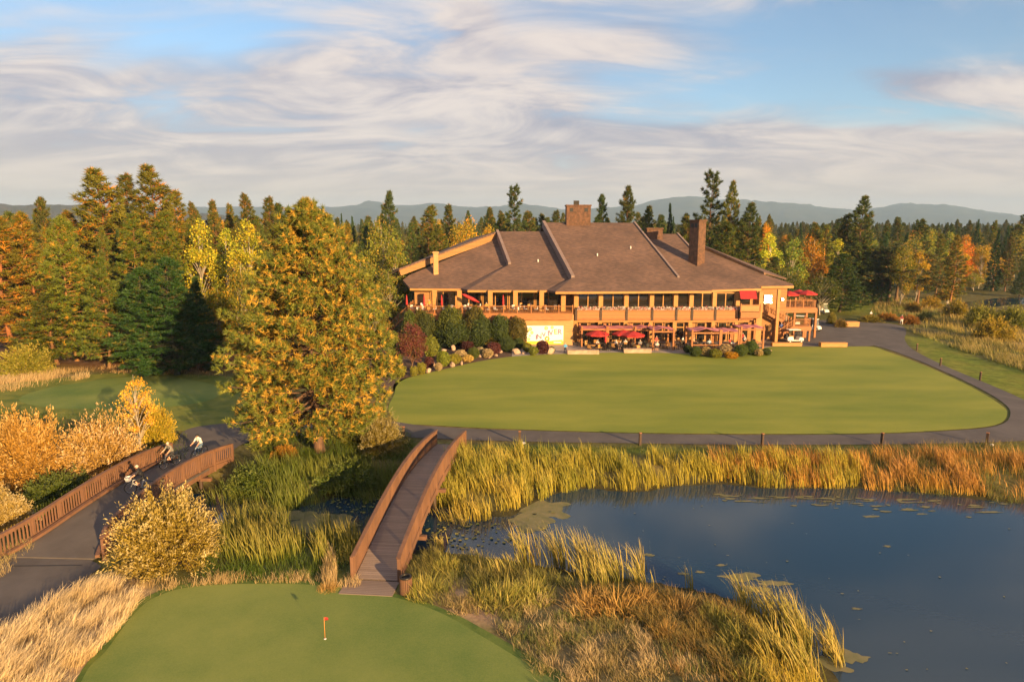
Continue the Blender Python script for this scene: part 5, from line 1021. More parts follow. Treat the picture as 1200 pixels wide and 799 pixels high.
# ------------------------------------------------------------------ bushes near the camera and by the bridge
def bushput(pr, label, px, py, w, h, w0, h0, color=(1,1,1), z=0., rz=0, group=None, cat='bush'):
    x, y = P(px, py, z); dep = math.cos(TH)*y+math.sin(TH)*(H-z); y2 = y+w/2*dep/800*.5; s = w*dep/800/w0; sz = h*dep/800/h0/math.cos(TH)
    return pr.put(label, cat, (XG(px, y2, z), y2, z-.05), rz, group, (s, s, sz), color)
WB = bush(41, 2.8, 3.4, 620, 46, .16, .30, (.22,.16,.02), (.36,.26,.04), (.62,.50,.24)); WB2 = bush(42, 2.8, 3.0, 520, 42, .17, .34, (.33,.20,.04), (.46,.30,.07), (.66,.5,.26)); WB3 = bush(43, 2.8, 3.2, 560, 44, .17, .36, (.30,.16,.03), (.44,.24,.04), (.56,.38,.14))
BB = bush(44, 2.5, 2.2, 330, 30, .20, .45, (.10,.12,.02), (.2,.19,.03), (.3,.25,.07)); 
bushput(WB, 'big rounded yellow-olive willow bush leaning on the right railing of the wide bridge', 199, 676, 140, 92, 5.9, 3.4)
bushput(WB2, 'pale tan feathery bush behind the wide bridge left of the birch', 122, 566, 100, 74, 5.9, 3.0, (1.05,1,1.1), -.2)
bushput(WB3, 'large orange willow bush at the left edge above the wide bridge', 34, 578, 104, 92, 5.9, 3.2, (1,1,1), -.2)
bushput(WB2, 'small pale silvery bush cut by the left edge beside the near railing', 8, 628, 66, 50, 5.9, 3.0, (.95,1.05,1.2), -.1, 1.)
bushput(BB, 'yellow-green shrub between the birch and the bridge railing', 186, 522, 38, 46, 5.2, 2.2, (2.1,1.6,.7), 0, 2)
bushput(WB, 'yellow-leaved shrub tucked behind the young birch', 172, 508, 44, 40, 5.9, 3.4, (1.5,1.35,.9), 0, 2.4)
bushput(BB, 'rounded green-yellow bush on the dry meadow at far left', 33, 441, 66, 34, 5.2, 2.2, (1.25,1.15,.8), 0, 3)
bushput(WB, 'tan-topped bush at the foot of the big pine, right side', 448, 538, 60, 52, 5.9, 3.4, (.75,.8,.9), -.2, .7)
bushput(BB, 'green-gold bush under the big pine by the footbridge end', 420, 524, 56, 30, 5.2, 2.2, (1.1,1.1,.9), -.1, .3)
bushput(BB, 'low dark green bush under the left boughs of the big pine', 318, 530, 50, 22, 5.2, 2.2, (.8,.9,.8), -.1, .9)
bushput(BB, 'orange-brown undergrowth bush left of the big pine trunk', 335, 540, 36, 16, 5.2, 2.2, (1.8,1.0,.6), -.1, .9)
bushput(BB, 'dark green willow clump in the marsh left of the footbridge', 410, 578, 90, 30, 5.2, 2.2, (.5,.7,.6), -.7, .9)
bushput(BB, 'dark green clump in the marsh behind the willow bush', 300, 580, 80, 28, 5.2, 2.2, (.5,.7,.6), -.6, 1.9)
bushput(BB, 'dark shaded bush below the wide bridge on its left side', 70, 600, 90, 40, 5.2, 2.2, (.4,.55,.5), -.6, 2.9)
tree(BIR, 164, 49.6, 428, 'young birch with bright yellow leaves and a pale trunk behind the wide bridge', 50, (1,1,1), None, 0)
for k, (px, py, w, h, pr, c, lab) in enumerate([(1120,372,30,20,BB,(1.5,1.2,.7),'rounded golden bush at the marsh edge left of the far pond'),(1150,384,44,26,BB,(1.2,1.2,.8),'wide green-gold bush in the right marsh'),(1186,386,40,26,BB,(1.0,1.1,.8),'olive bush at the right edge of the marsh'),(1162,400,48,26,BB,(1.7,1.3,.6),'yellow reedy bush before the small right pond'),(1070,366,20,12,BB,(1.5,1,.7),'tan bush beyond the umbrella pines'),(1090,362,26,14,BB,(1.7,1.2,.6),'orange-tan bush in the far right meadow'),(1108,352,24,12,BB,(1.5,1.1,.6),'pale gold bush before the dark right trees'),(985,384,16,10,BB,(1.,.7,.6),'dark red-brown shrub behind the planter box'),(974,380,12,14,BB,(1.1,1,.7),'upright shrub left of the planter box'),(1020,378,30,8,BB,(1.2,1,.7),'low olive shrub left of the standing golfer'),(1040,376,26,9,BB,(1.6,.8,.5),'reddish shrub at the umbrella pine trunks'),(1066,380,24,10,BB,(1.5,.7,.5),'rust shrub right of the path end'),(1084,376,22,10,BB,(.8,.9,.7),'green shrub right of the path end'),(1130,432,1,1,None,None,'')]):
    if pr: bushput(pr, lab, px, py, w, h, 5.2, 2.2, c, 0, k, 'bushes of the right meadow')
mb = MB(); sheet('far_pond', smooth_poly(PL([(1110,358),(1150,352),(1180,349),(1230,350),(1240,356),(1190,357),(1160,361),(1125,366),(1100,366)]), 4), .06, M['water'])
sheet('small_pond', smooth_poly(PL([(1150,403),(1190,401),(1240,402),(1240,409),(1195,410),(1165,409)]), 4), .06, M['water'])
def sedge(seed, n=520, h=(.5,1.1), cols=((.10,.13,.02),(.26,.24,.04)), tips=((.30,.30,.05),(.55,.42,.12))):
    rng = np.random.default_rng(seed); a = rng.uniform(0, 6.283, n); r = rng.uniform(0, 1, n)**.6*.75; p = np.stack([np.cos(a)*r, np.sin(a)*r], 1); t = rng.random((n,1))
    V, F, C = blades(p, np.zeros(n), rng.uniform(h[0], h[1], n)*(1.15-r)*rng.uniform(.6,1,n), rng.uniform(.014,.03,n), np.abs(rng.normal(.3,.25,n))+r*.4, a*.4+2.6*.6+rng.normal(size=n)*1.1, lerp(cols[0], cols[1], t), lerp(tips[0], tips[1], t), 3, .8, rng)
    return Proto('sedge_clump', [('blades', npmesh('blades', V, F, M['blade'], C))])
SG1 = sedge(61); SG2 = sedge(62, 460, (.4,1.0), ((.20,.12,.03),(.34,.19,.05)), ((.5,.28,.07),(.62,.42,.14))); SG3 = sedge(63, 420, (.35,.7), ((.26,.20,.08),(.4,.29,.13)), ((.45,.36,.16),(.66,.50,.27)))
for k, (pr, px, py, s, lab) in enumerate([(SG1,498,694,1.35,'bright green sedge clump right of the litter bin'),(SG1,524,668,1.2,'green sedge clump between the footbridge and the first reeds'),(SG1,566,702,1.1,'low green sedge clump on the sandy slope'),(SG1,592,706,1.6,'largest yellow-green sedge clump on the near bank'),(SG1,622,700,1.4,'yellow-green sedge clump right of the largest one'),(SG2,690,712,1.6,'golden-brown sedge clump under the tallest reeds'),(SG2,722,714,1.7,'broad orange-brown sedge clump under the tallest reeds'),(SG2,752,706,1.4,'orange-brown sedge clump right of the tallest reeds'),(SG2,800,716,1.3,'rust-tinted sedge clump at the bank shoulder'),(SG1,838,728,1.2,'green sedge clump behind the right reed clumps'),(SG1,866,752,1.3,'green sedge clump left of the right reed clumps'),(SG2,780,742,1.1,'brown sedge clump in the middle of the bank'),(SG1,880,796,1.2,'green sedge clump at the bottom right of the bank'),(SG3,640,742,1.1,'pale straw sedge clump in the grass slope'),(SG3,690,772,1.1,'pale straw sedge clump low in the grass slope'),(SG3,760,785,1.2,'pale straw clump near the bottom of the bank'),(SG3,540,712,.9,'pale tuft on the sandy edge of the green'),(SG3,600,738,.9,'pale tuft beside the putting green edge'),(SG2,385,690,.7,'small orange-tan tuft left of the footbridge landing'),(SG1,410,652,1.1,'green sedge at the left foot of the footbridge')]):
    x, y = P(px, py); z = float(gz(np.array([x]), np.array([y]))[0]); pr.put(lab, 'sedge clump', (x, y, z-.03), k*1.3, 'sedge clumps on the near bank', (s, s, s))
# ------------------------------------------------------------------ garden in front of the deck
S1 = shrub(51); S2 = shrub(52, 1500, .09, .0, (.16,.15,.02), (.28,.24,.03)); S3 = shrub(53, 1300, .10, 0, (.07,.022,.022), (.14,.045,.035)); S4 = shrub(54, 1300, .10, .8, (.17,.17,.02), (.30,.26,.03)); S5 = shrub(55, 1300, .12, 0, (.32,.24,.12), (.48,.36,.18), 'grass_tuft')
RT = decid(56, 'burgundy_tree', 5.2, .18, 2.1, 60, 190, .17, (.10,.03,.03), (.19,.055,.045), (.16,.10,.03), .25, .9, 'bark', .1, .7, .33)
def sput(pr, kind, px, cy, w, h, label, c=(1,1,1), lift=0.):
    base = cy+h/2; x, y = P(px, base+1); y += .5
    if y > 93.6 and px < 660: y = 93.6+(y-94)*.03; zt_ = Q(px, cy-h/2, y).z; dep_ = math.cos(TH)*y+math.sin(TH)*H; h = zt_*800/dep_-1; w *= 1.15
    dep = math.cos(TH)*y+math.sin(TH)*H; s = w*dep/800/.95*1.15; sz = (h+1)*dep/800*1.15
    return pr.put(label, {'clipped_shrub':'shrub','grass_tuft':'grass tuft'}.get(pr.name, 'tree'), (XG(px, y), y, .02+lift), random.uniform(0,6), 'shrubs of the clubhouse garden', (s, s, sz), c)
for pr, px, cy, w, h, lab, c in [
 (S1,532.4,391,29,25,'largest round clipped dark green shrub below the deck',(1,1,1)),(S1,562,388,21,27,'tall egg-shaped dark green shrub in the middle of the garden',(1,1,1)),
 (S1,529,375,23,18,'olive-topped shrub peeking over the largest round one',(1.7,1.4,.9)),(S1,557,373,20,14,'brownish shrub up against the deck fascia',(1.8,1.1,.9)),(S1,586,383,17,17,'round green shrub left of the brown standard tree',(1.1,1.1,1)),(S1,593,393,12,14,'green shrub leaning under the round one by the wall',(1.5,1.4,.9)),
 (S1,606,385,17,17,'brown-green mop-headed shrub on bare stems by the tan wall',(1.9,1.1,.9)),(S1,500,384,17,24,'tall dark shrub left of the largest one',(1.2,1.0,.9)),(S1,494,374,14,10,'brown-tipped shrub below the first deck column',(1.9,1.3,.9)),(S1,481,376,13,12,'small olive shrub under the left deck corner',(1.5,1.4,1)),
 (S2,505,408,15,21,'tall yellow-green oval shrub right of the burgundy tree',(.75,.9,.9)),(S2,498.6,396,11,9,'bright yellow-green shrub peeping over the oval one',(1.2,1.1,1)),(S2,578,402,17,9,'bright yellow clipped shrub above the burgundy one',(1.4,1.2,.9)),(S3,578,410,14,13,'round burgundy shrub under the yellow one',(1,1,1)),(S1,594,405,16,14,'dark green domed shrub right of the yellow one',(1,1,1)),
 (S2,601,403,8,9,'small yellow shrub behind the domed green one',(1.2,1.1,1)),(S1,608,404,10,10,'small green ball shrub left of the banner',(1.2,1.2,1)),(S1,555,415,11,11,'olive ball shrub in the middle of the bed front',(1.6,1.4,1)),(S2,519.6,422,13,15,'lime green round shrub at the lawn edge',(.85,1.1,.9)),(S2,532,422,13,10,'yellow-green low shrub beside the lime one',(1.1,1.1,.9)),
 (S5,514,431,7,7,'small pale grass tuft at the lawn edge',(1,1,1)),(S3,503,426,9,11,'small burgundy shrub right of the square yellow ones',(1,1,1)),(S4,494,433,8,11,'square-clipped yellow shrub second from the left',(1,1,1)),(S4,485,436,7,9,'square-clipped yellow shrub, narrowest of the row',(1,1,1)),(S4,468.5,436,11,11,'square-clipped yellow shrub nearest the big pine',(1,1,1)),(S2,459.5,434,9,11,'yellow shrub half hidden by the big pine boughs',(1,1,1)),
 (S1,465,415,13,17,'green shrub below the burgundy tree at left',(1.3,1.3,1)),(S1,458,398,16,16,'pale green shrub behind the burgundy tree',(2,1.7,1.2)),(S5,571.5,415,11,8,'sandy grass tuft left of the burgundy shrub',(1,1,1)),(S5,563,413,8,8,'pale green-grey grass tuft by the sandy one',(.8,.9,1)),(S5,540,417,12,9,'sandy grass mound between the olive and yellow shrubs',(1,1,1)),(S5,548,421,12,6,'low yellow grass mound spilling to the lawn',(1.2,1.1,.6)),
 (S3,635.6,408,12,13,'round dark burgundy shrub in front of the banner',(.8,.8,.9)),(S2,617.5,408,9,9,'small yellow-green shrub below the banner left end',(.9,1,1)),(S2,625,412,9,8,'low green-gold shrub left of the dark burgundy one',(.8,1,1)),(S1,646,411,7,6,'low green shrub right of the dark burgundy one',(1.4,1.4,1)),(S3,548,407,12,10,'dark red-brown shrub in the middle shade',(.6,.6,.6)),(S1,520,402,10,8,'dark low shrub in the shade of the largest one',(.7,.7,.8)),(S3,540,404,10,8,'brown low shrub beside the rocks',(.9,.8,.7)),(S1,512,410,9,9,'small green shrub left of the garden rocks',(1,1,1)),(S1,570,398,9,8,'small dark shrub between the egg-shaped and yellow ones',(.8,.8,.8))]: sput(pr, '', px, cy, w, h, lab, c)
x, y = P(483, 431); RT.put('burgundy-leaved small tree in front of the left deck corner', 'tree', (x, y, 0), 0, None, (1.0,1.0,1.02))
for pr, px, cy, w, h, lab, c in [(S1,815,413,12,9,'green shrub at the left of the pergola planting',(1.3,1.3,1)),(S5,827,413,12,8,'grass tuft second in the pergola planting',(.9,.9,.7)),(S2,838,415,12,8,'yellow-green shrub in the pergola planting',(.8,.9,.9)),(S5,850,411,14,10,'pale boulder-like tuft in the pergola planting',(1,1,1)),(S4,857,417,12,5,'orange-yellow flower cushion in the pergola planting',(2,1.1,.5)),(S1,868,412,13,11,'green shrub right of the pale tuft by the pergola',(1.5,1.5,1)),(S1,880,409,13,13,'tallest green shrub of the pergola planting',(1.4,1.5,1)),(S5,889,414,8,6,'small tuft near the right tip of the planting',(1,1,.8)),(S1,898,413,9,6,'low shrub at the right tip of the planting',(1.2,1.2,1)),(S1,806,410,9,7,'dark low shrub left of the pergola rail',(.8,.8,.8))]: sput(pr, '', px, cy, w, h, lab, c)
def rock_mesh(seed):
    rr = random.Random(seed); mb = MB(); mb.ell((0,0,.4), (.5,.5,.5), 9, 6); ph = [rr.uniform(0,6) for _ in range(5)]
    mb.v = [(x*(1+.22*math.sin(3*z*2+ph[0]+x*4)), y*(1+.2*math.sin(4*x+ph[1])), z*(1+.18*math.sin(5*y+ph[2]))) for x,y,z in mb.v]; mb.sm = [False]*len(mb.sm); return mb.mesh('boulder', M['stone'])
RK = [rock_mesh(k) for k in range(4)]
for k, (px, py, w, h, lab) in enumerate([(605,415,10,7,'large flat orange boulder left of the banner shrubs'),(606,409,8,5,'boulder stacked behind the flat orange one'),(645,415,10,8,'tawny boulder right of the dark burgundy shrub'),(530,430,9,6,'flat boulder at the lawn edge under the lime shrub'),(531,411,6,7,'upright tawny rock in the middle of the garden'),(581,418,6,4,'small rock by the burgundy shrub'),(502,437,7,6,'rock at the lawn edge near the square shrubs'),(541,428,3,5,'small white rock by the low yellow shrub'),(563,419,8,4,'flat rock at the front of the middle bed'),(586,414,6,5,'rock between burgundy and domed shrubs'),(509,429,4,6,'narrow rock beside the pale tuft'),(552,420,6,4,'small reddish rock in the bed front'),(466,441,5,4,'rock next to the nearest square shrub'),(614,415,6,4,'small rock below the banner left end'),(896,416,6,4,'rock at the right tip of the pergola planting'),(903,413,5,3,'last small rock by the pergola planting'),(573,420,4,3,'pebble-like rock under the sandy tuft'),(520,412,7,4,'greyish flat rock in the shade')]):
    x, y = P(px, py); dep = math.cos(TH)*y+math.sin(TH)*H; tag(link('boulder', RK[k%4], None, (x, y+.2, -.02), (0,0,k*1.7), (w*dep/800, w*dep/800*.8, h*dep/800)), lab, 'boulder', 'boulders of the garden bed')
# ------------------------------------------------------------------ golf carts
wt = MB(); wt.torus((0,0,0), .17, .07, 20, 8, 'y', 1.1); wr = MB(); wr.tube([(0,-.06,0),(0,.06,0)], .12, 14)
def cart():
    b = MB(); prof = [(-1.15,.35),(-1.2,.75),(-1.0,.92),(-.35,.92),(-.25,.42),(.45,.40),(.62,.80),(.85,.86),(1.15,.72),(1.25,.40),(1.1,.30),(-1.0,.30)]
    b.prism([(x, -.56, z) for x, z in prof], (0,1.12,0)); s = MB(); s.box(-.85,-.25,-.5,.5,.92,1.05); s.box(-.95,-.82,-.5,.5,.95,1.4); r = MB(); r.box(-1.05,.72,-.58,.58,1.86,1.94)
    p = MB()
    for y in (-.52,.52): p.bar((-.95,y,.9), (-.9,y,1.87), .04); p.bar((.80,y,.85), (.55,y,1.87), .04)
    w = MB(); w.prism([(.80,-.5,.9),(.80,.5,.9),(.57,.5,1.82),(.57,-.5,1.82)], (.015,0,0)); st = MB(); st.torus((0,0,0), .16, .018, 16, 6, 'z'); hd = MB(); hd.ell((0,0,0), (.03,.10,.06), 10, 6)
    hm = hd.mesh('headlight', M['steel']); wm = wt.mesh('wheel', M['black']); rm = wr.mesh('rim', M['white']); bg = MB(); bg.box(-1.35,-1.05,-.35,.35,.55,1.25)
    wl = [('wheel', wm, (x, y, .24), (0,0,0), [('rim', rm)]) for x in (-.78,.86) for y in (-.5,.5)]
    return Proto('golf_cart', [('body', b.mesh('body', M['white'], True, .04)), ('seat', s.mesh('seat', M['cream'], True, .03)), ('roof', r.mesh('roof', M['white'], True, .04)), ('roof_frame', p.mesh('roof_frame', M['metal'])), ('windshield', w.mesh('windshield', M['clear'])), ('steering_wheel', st.mesh('steering_wheel', M['black']), (.35,.25,1.08), (0,-.6,0)), ('bag_rack', bg.mesh('bag_rack', M['darkcloth'], True, .03)), ('headlight', hm, (1.22,-.38,.6)), ('headlight', hm, (1.22,.38,.6))]+wl)
m, nt, b = new_mat('clear_screen'); b.inputs['Base Color'].default_value = (.8,.85,.85,1); b.inputs['Transmission Weight'].default_value = .9; b.inputs['Roughness'].default_value = .05; b.inputs['IOR'].default_value = 1.05; M['clear'] = m
GC = cart()
def pc(label, px, py, rz, s=1.): x, y = P(px, py); GC.put(label, 'golf cart', (x, y+.6, .05), rz, 'golf carts by the clubhouse stairs', (s, s, s))
pc('white golf cart parked side-on in front of the clubhouse stairs', 932, 402.5, .05, 1.0)
pc('white golf cart facing forward right of the stair landing', 954, 388.5, -.9)
pc('white golf cart tucked behind the stair landing', 941, 384.5, -.3)
pc('golf cart far off on the shaded drive behind the terrace', 965, 368, -1.2)
# ------------------------------------------------------------------ people
def skin_person(name, J, E, R_, mats, face=True, fingers=True, hair=None, hat=None):
    """J joints, E edges (a, b, material index), R_ radius per joint; one continuous skinned surface"""
    names = [k for k in J if k != 'face']; me = bpy.data.meshes.new('sk'); me.from_pydata([J[k] for k in names], [(names.index(a), names.index(b)) for a, b, _ in E], [])
    ob = bpy.data.objects.new('sk', me); COL.objects.link(ob); md = ob.modifiers.new('skin', 'SKIN'); md.use_smooth_shade = True
    if not me.skin_vertices: ob.data.skin_vertices  # layer is created with the modifier
    for i, k in enumerate(names):
        r = R_[k]; r = r if isinstance(r, tuple) else (r, r); me.skin_vertices[0].data[i].radius = r; me.skin_vertices[0].data[i].use_root = (k == 'pelvis')
    sb = ob.modifiers.new('sub', 'SUBSURF'); sb.levels = 2; sb.render_levels = 2
    dg = bpy.context.evaluated_depsgraph_get(); dg.update(); out = bpy.data.meshes.new_from_object(ob.evaluated_get(dg)); bpy.data.objects.remove(ob)
    V = np.zeros(len(out.vertices)*3); out.vertices.foreach_get('co', V); V = V.reshape(-1, 3); out.materials.clear()
    for m_ in mats: out.materials.append(m_)
    seg = [(np.array(J[a]), np.array(J[b]), mi, (R_[a] if not isinstance(R_[a], tuple) else min(R_[a]))) for a, b, mi in E]
    for p in out.polygons:
        c = np.array(p.center); best = 9e9
        for a, b_, mi, rr in seg:
            d = b_-a; t = min(max(np.dot(c-a, d)/max(np.dot(d, d), 1e-9), 0), 1); dd = np.linalg.norm(c-a-t*d)-rr*.3
            if dd < best: best = dd; p.material_index = mi
        p.use_smooth = True
    hd = np.array(J['head']); fwd = np.array(J.get('face', hd+np.array((.1,0,0))))-hd; fwd = fwd/np.linalg.norm(fwd)
    if face or fingers:
        import bmesh
        bm = bmesh.new(); bm.from_mesh(out); q = MB(); si = [i for i, m_ in enumerate(mats) if m_ == M['skin']][0]; di = len(mats)-1
        F = Vector(fwd); Uv = Vector((0,0,1)); Sv = F.cross(Uv).normalized(); h0 = Vector(hd)
        q.m = si; q.tube([h0+F*.085+Uv*.015, h0+F*.118-Uv*.02], [.010,.017], 6)
        for s in (-1, 1): q.m = si; q.ell(tuple(h0+Sv*s*.078), (.018,.018,.03), 6, 5); q.m = di; q.ell(tuple(h0+F*.088+Sv*s*.032+Uv*.02), (.011,.011,.008), 6, 4)
        q.m = di; q.ell(tuple(h0+F*.085-Uv*.048), (.008,.024,.006), 6, 4)
        if fingers:
            for s, hk, fk in ((1,'handL','foreL'),(-1,'handR','foreR')):
                if hk not in J: continue
                h = Vector(J[hk]); d = (h-Vector(J[fk])).normalized(); sd_ = d.cross(Uv).normalized(); q.m = si
                for i, ln in enumerate((.075,.085,.08,.062)):
                    b0 = h+d*.03+sd_*(i-1.5)*.02; q.tube([b0, b0+d*ln*.5, b0+d*ln*.75-Uv*ln*.4], [.010,.009,.007], 5)
                b0 = h-sd_*s*.03; q.tube([b0, b0-sd_*s*.03+d*.03, b0-sd_*s*.025+d*.055-Uv*.015], [.012,.011,.008], 5)
        m2 = q.mesh('x', mats); bm.from_mesh(m2); bm.to_mesh(out); bm.free()
    out.name = name; return out
def std_edges(shorts=True, sleeve=True):
    lower = 3 if shorts else 1
    return [('pelvis','waist',0),('waist','chest',0),('chest','neck',0),('neck','head',2),('head','crown',2),('chest','shL',0),('chest','shR',0),('shL','foreUL',0),('shR','foreUR',0),('foreUL','foreL',2),('foreUR','foreR',2),('foreL','handL',2),('foreR','handR',2),('pelvis','hipL',1),('pelvis','hipR',1),('hipL','kneeL',1),('hipR','kneeR',1),('kneeL','ankL',2 if shorts else 1),('kneeR','ankR',2 if shorts else 1),('ankL','toeL',3),('ankR','toeR',3)]
RAD = {'pelvis':(.15,.12),'waist':(.14,.11),'chest':(.17,.13),'neck':(.055,.055),'head':(.088,.10),'crown':(.06,.07),'shL':.07,'shR':.07,'foreUL':.05,'foreUR':.05,'foreL':.042,'foreR':.042,'handL':.034,'handR':.034,'hipL':.095,'hipR':.095,'kneeL':.062,'kneeR':.062,'ankL':.04,'ankR':.04,'toeL':.035,'toeR':.035}
def J_cycle():
    return {'pelvis':(-.22,0,.98),'waist':(-.15,0,1.15),'chest':(-.02,0,1.38),'neck':(.05,0,1.50),'head':(.10,0,1.62),'crown':(.10,0,1.71),'face':(.3,0,1.6),'shL':(0,.19,1.41),'shR':(0,-.19,1.41),'foreUL':(.14,.24,1.22),'foreUR':(.14,-.24,1.22),'foreL':(.34,.25,1.10),'foreR':(.34,-.25,1.10),'handL':(.42,.25,1.06),'handR':(.42,-.25,1.06),
     'hipL':(-.18,.10,.93),'hipR':(-.18,-.10,.93),'kneeL':(.20,.12,.80),'kneeR':(.10,-.12,.62),'ankL':(.05,.12,.42),'ankR':(-.05,-.12,.20),'toeL':(.19,.13,.40),'toeR':(.10,-.13,.16)}
def J_stand(walk=.0):
    return {'pelvis':(0,0,.95),'waist':(0,0,1.1),'chest':(.02,0,1.34),'neck':(.02,0,1.48),'head':(.04,0,1.6),'crown':(.03,0,1.69),'face':(.3,0,1.59),'shL':(0,.19,1.4),'shR':(0,-.19,1.4),'foreUL':(-.03-walk,.25,1.14),'foreUR':(.02+walk,-.25,1.14),'foreL':(.05,.26,.92),'foreR':(.14+walk,-.24,.95),'handL':(.07,.26,.84),'handR':(.2+walk,-.22,.9),
     'hipL':(0,.10,.9),'hipR':(0,-.10,.9),'kneeL':(.03+walk,.11,.5),'kneeR':(.03-walk*.5,-.11,.5),'ankL':(walk,.11,.08),'ankR':(-walk*1.6,-.11,.09),'toeL':(.15+walk,.12,.04),'toeR':(.14-walk*1.6,-.12,.04)}
def J_sit():
    return {'pelvis':(0,0,.56),'waist':(0,0,.7),'chest':(.03,0,.94),'neck':(.04,0,1.08),'head':(.07,0,1.2),'crown':(.06,0,1.29),'face':(.3,0,1.19),'shL':(.02,.19,1.0),'shR':(.02,-.19,1.0),'foreUL':(.06,.24,.76),'foreUR':(.06,-.24,.76),'foreL':(.26,.18,.74),'foreR':(.26,-.18,.76),'handL':(.34,.14,.78),'handR':(.34,-.13,.79),
     'hipL':(.06,.10,.54),'hipR':(.06,-.10,.54),'kneeL':(.44,.12,.52),'kneeR':(.44,-.12,.52),'ankL':(.44,.12,.09),'ankR':(.42,-.12,.09),'toeL':(.58,.13,.04),'toeR':(.56,-.13,.04)}
def hairmesh(J, mat, helmet=False):
    h = Vector(J['head']); mb = MB(); s = 1.12 if helmet else 1.0; mb.ell((h.x-.015, 0, h.z+(.055 if helmet else .04)), (.108*s, .094*s, .085*s), 12, 8); return mb.mesh('helmet' if helmet else 'hair', mat)
def person(J, label, loc, rz, shirt, shorts=True, pants='darkcloth', hair='hair', helmet=False, hi=False, group=None, scale=1.):
    key = (id(type), tuple(J['pelvis']), tuple(J['kneeL']), shorts, pants, hi)
    if key not in PCACHE: PCACHE[key] = skin_person('body', J, std_edges(shorts), RAD, [M['cloth'], M[pants], M['skin'], M['black']], True, hi)
    b = link('person', PCACHE[key], None, loc, (0,0,rz), (scale,)*3, shirt); tag(b, label, 'person', group)
    h = link('helmet' if helmet else 'hair', hairmesh(J, M[hair], helmet), b); return b
PCACHE = {}
# bicycles
def bicycle(basket):
    ty = MB(); ty.torus((0,0,0), .33, .024, 32, 8); rm = MB(); rm.torus((0,0,0), .30, .012, 32, 6); sp = MB()
    for k in range(16):
        a = k*math.pi/8; sp.bar((0,(-1)**k*.02,0), (.3*math.cos(a),0,.3*math.sin(a)), .004)
    hb = MB(); hb.tube([(0,-.045,0),(0,.045,0)], .022, 8); tm, rmm, sm_, hm = ty.mesh('tyre', M['black']), rm.mesh('rim', M['steel']), sp.mesh('spokes', M['steel']), hb.mesh('hub', M['metal'])
    f = MB(); bb = Vector((-.05,0,.30)); st = Vector((-.22,0,.80)); ht = Vector((.34,0,.82)); hl = Vector((.38,0,.66)); ra = Vector((-.52,0,.34)); fa = Vector((.52,0,.34))
    for a, b_ in ((bb, st), (st, ht), (bb, hl), (ht, hl)): f.tube([a, b_], .02, 8)
    for y in (-.05,.05): f.tube([bb, ra+Vector((0,y,0))], .011, 6); f.tube([st, ra+Vector((0,y,0))], .010, 6)
    fk = MB()
    for y in (-.05,.05): fk.tube([hl+Vector((0,y*.6,-.02)), fa+Vector((0,y,0))], .013, 6)
    fk.tube([hl+Vector((0,-.03,-.02)), hl+Vector((0,.03,-.02))], .015, 6)
    hbm = MB(); hbm.tube([ht, ht+Vector((-.03,0,.16))], .015, 6); c = ht+Vector((-.01,0,.18)); hbm.tube([(c.x-.02,-.30,c.z+.04),(c.x+.05,-.16,c.z+.02),(c.x+.05,.16,c.z+.02),(c.x-.02,.30,c.z+.04)], .013, 8)
    sd_ = MB(); sd_.ell((-.26,0,.90), (.14,.075,.035), 12, 6); sd_.tube([(-.22,0,.8),(-.25,0,.89)], .014, 6)
    cr = MB(); cr.tube([(-.05,-.07,.30),(-.05,.07,.30)], .03, 8); cr.tube([(-.05,.08,.30),(.03,.08,.44)], .012, 6); cr.tube([(-.05,-.08,.30),(-.13,-.08,.16)], .012, 6); cr.box(-.02,.10,.09,.17,.43,.455); cr.box(-.18,-.06,-.17,-.09,.15,.175); cr.torus((-.05,.05,.30), .09, .008, 20, 5)
    parts = [('wheel', tm, tuple(ra), (0,0,0), [('rim', rmm), ('spokes', sm_), ('hub', hm)]), ('wheel', tm, tuple(fa), (0,0,0), [('rim', rmm), ('spokes', sm_), ('hub', hm)]), ('frame', f.mesh('frame', M['bikepaint'])), ('fork', fk.mesh('fork', M['bikepaint'])), ('handlebar', hbm.mesh('handlebar', M['metal'])), ('saddle', sd_.mesh('saddle', M['black'])), ('crank', cr.mesh('crank', M['metal']))]
    if basket:
        b = MB(); b.prism([(.44,-.17,.78),(.70,-.15,.78),(.74,-.19,1.02),(.40,-.21,1.02)], (0,0.001,0)); b = MB()
        bo = [(.46,-.15),(.70,-.15),(.70,.15),(.46,.15)]; tp = [(.42,-.20),(.76,-.20),(.76,.20),(.42,.20)]
        b.add([(x,y,.80) for x,y in bo]+[(x,y,1.04) for x,y in tp], [(0,1,2,3),(0,4,5,1),(1,5,6,2),(2,6,7,3),(3,7,4,0)]); parts.append(('basket', b.mesh('basket', M['white'])))
    return Proto('bicycle', parts)
M['bikepaint'] = plain('bicycle_paint', (.8,.8,.8), .35, objcol=True)
def zdeck(y): t = min(max((y-32.7)/14.9, 0), 1); return .10+.02*t+.55*math.sin(math.pi*t)
BK1 = bicycle(True); BK2 = bicycle(False)
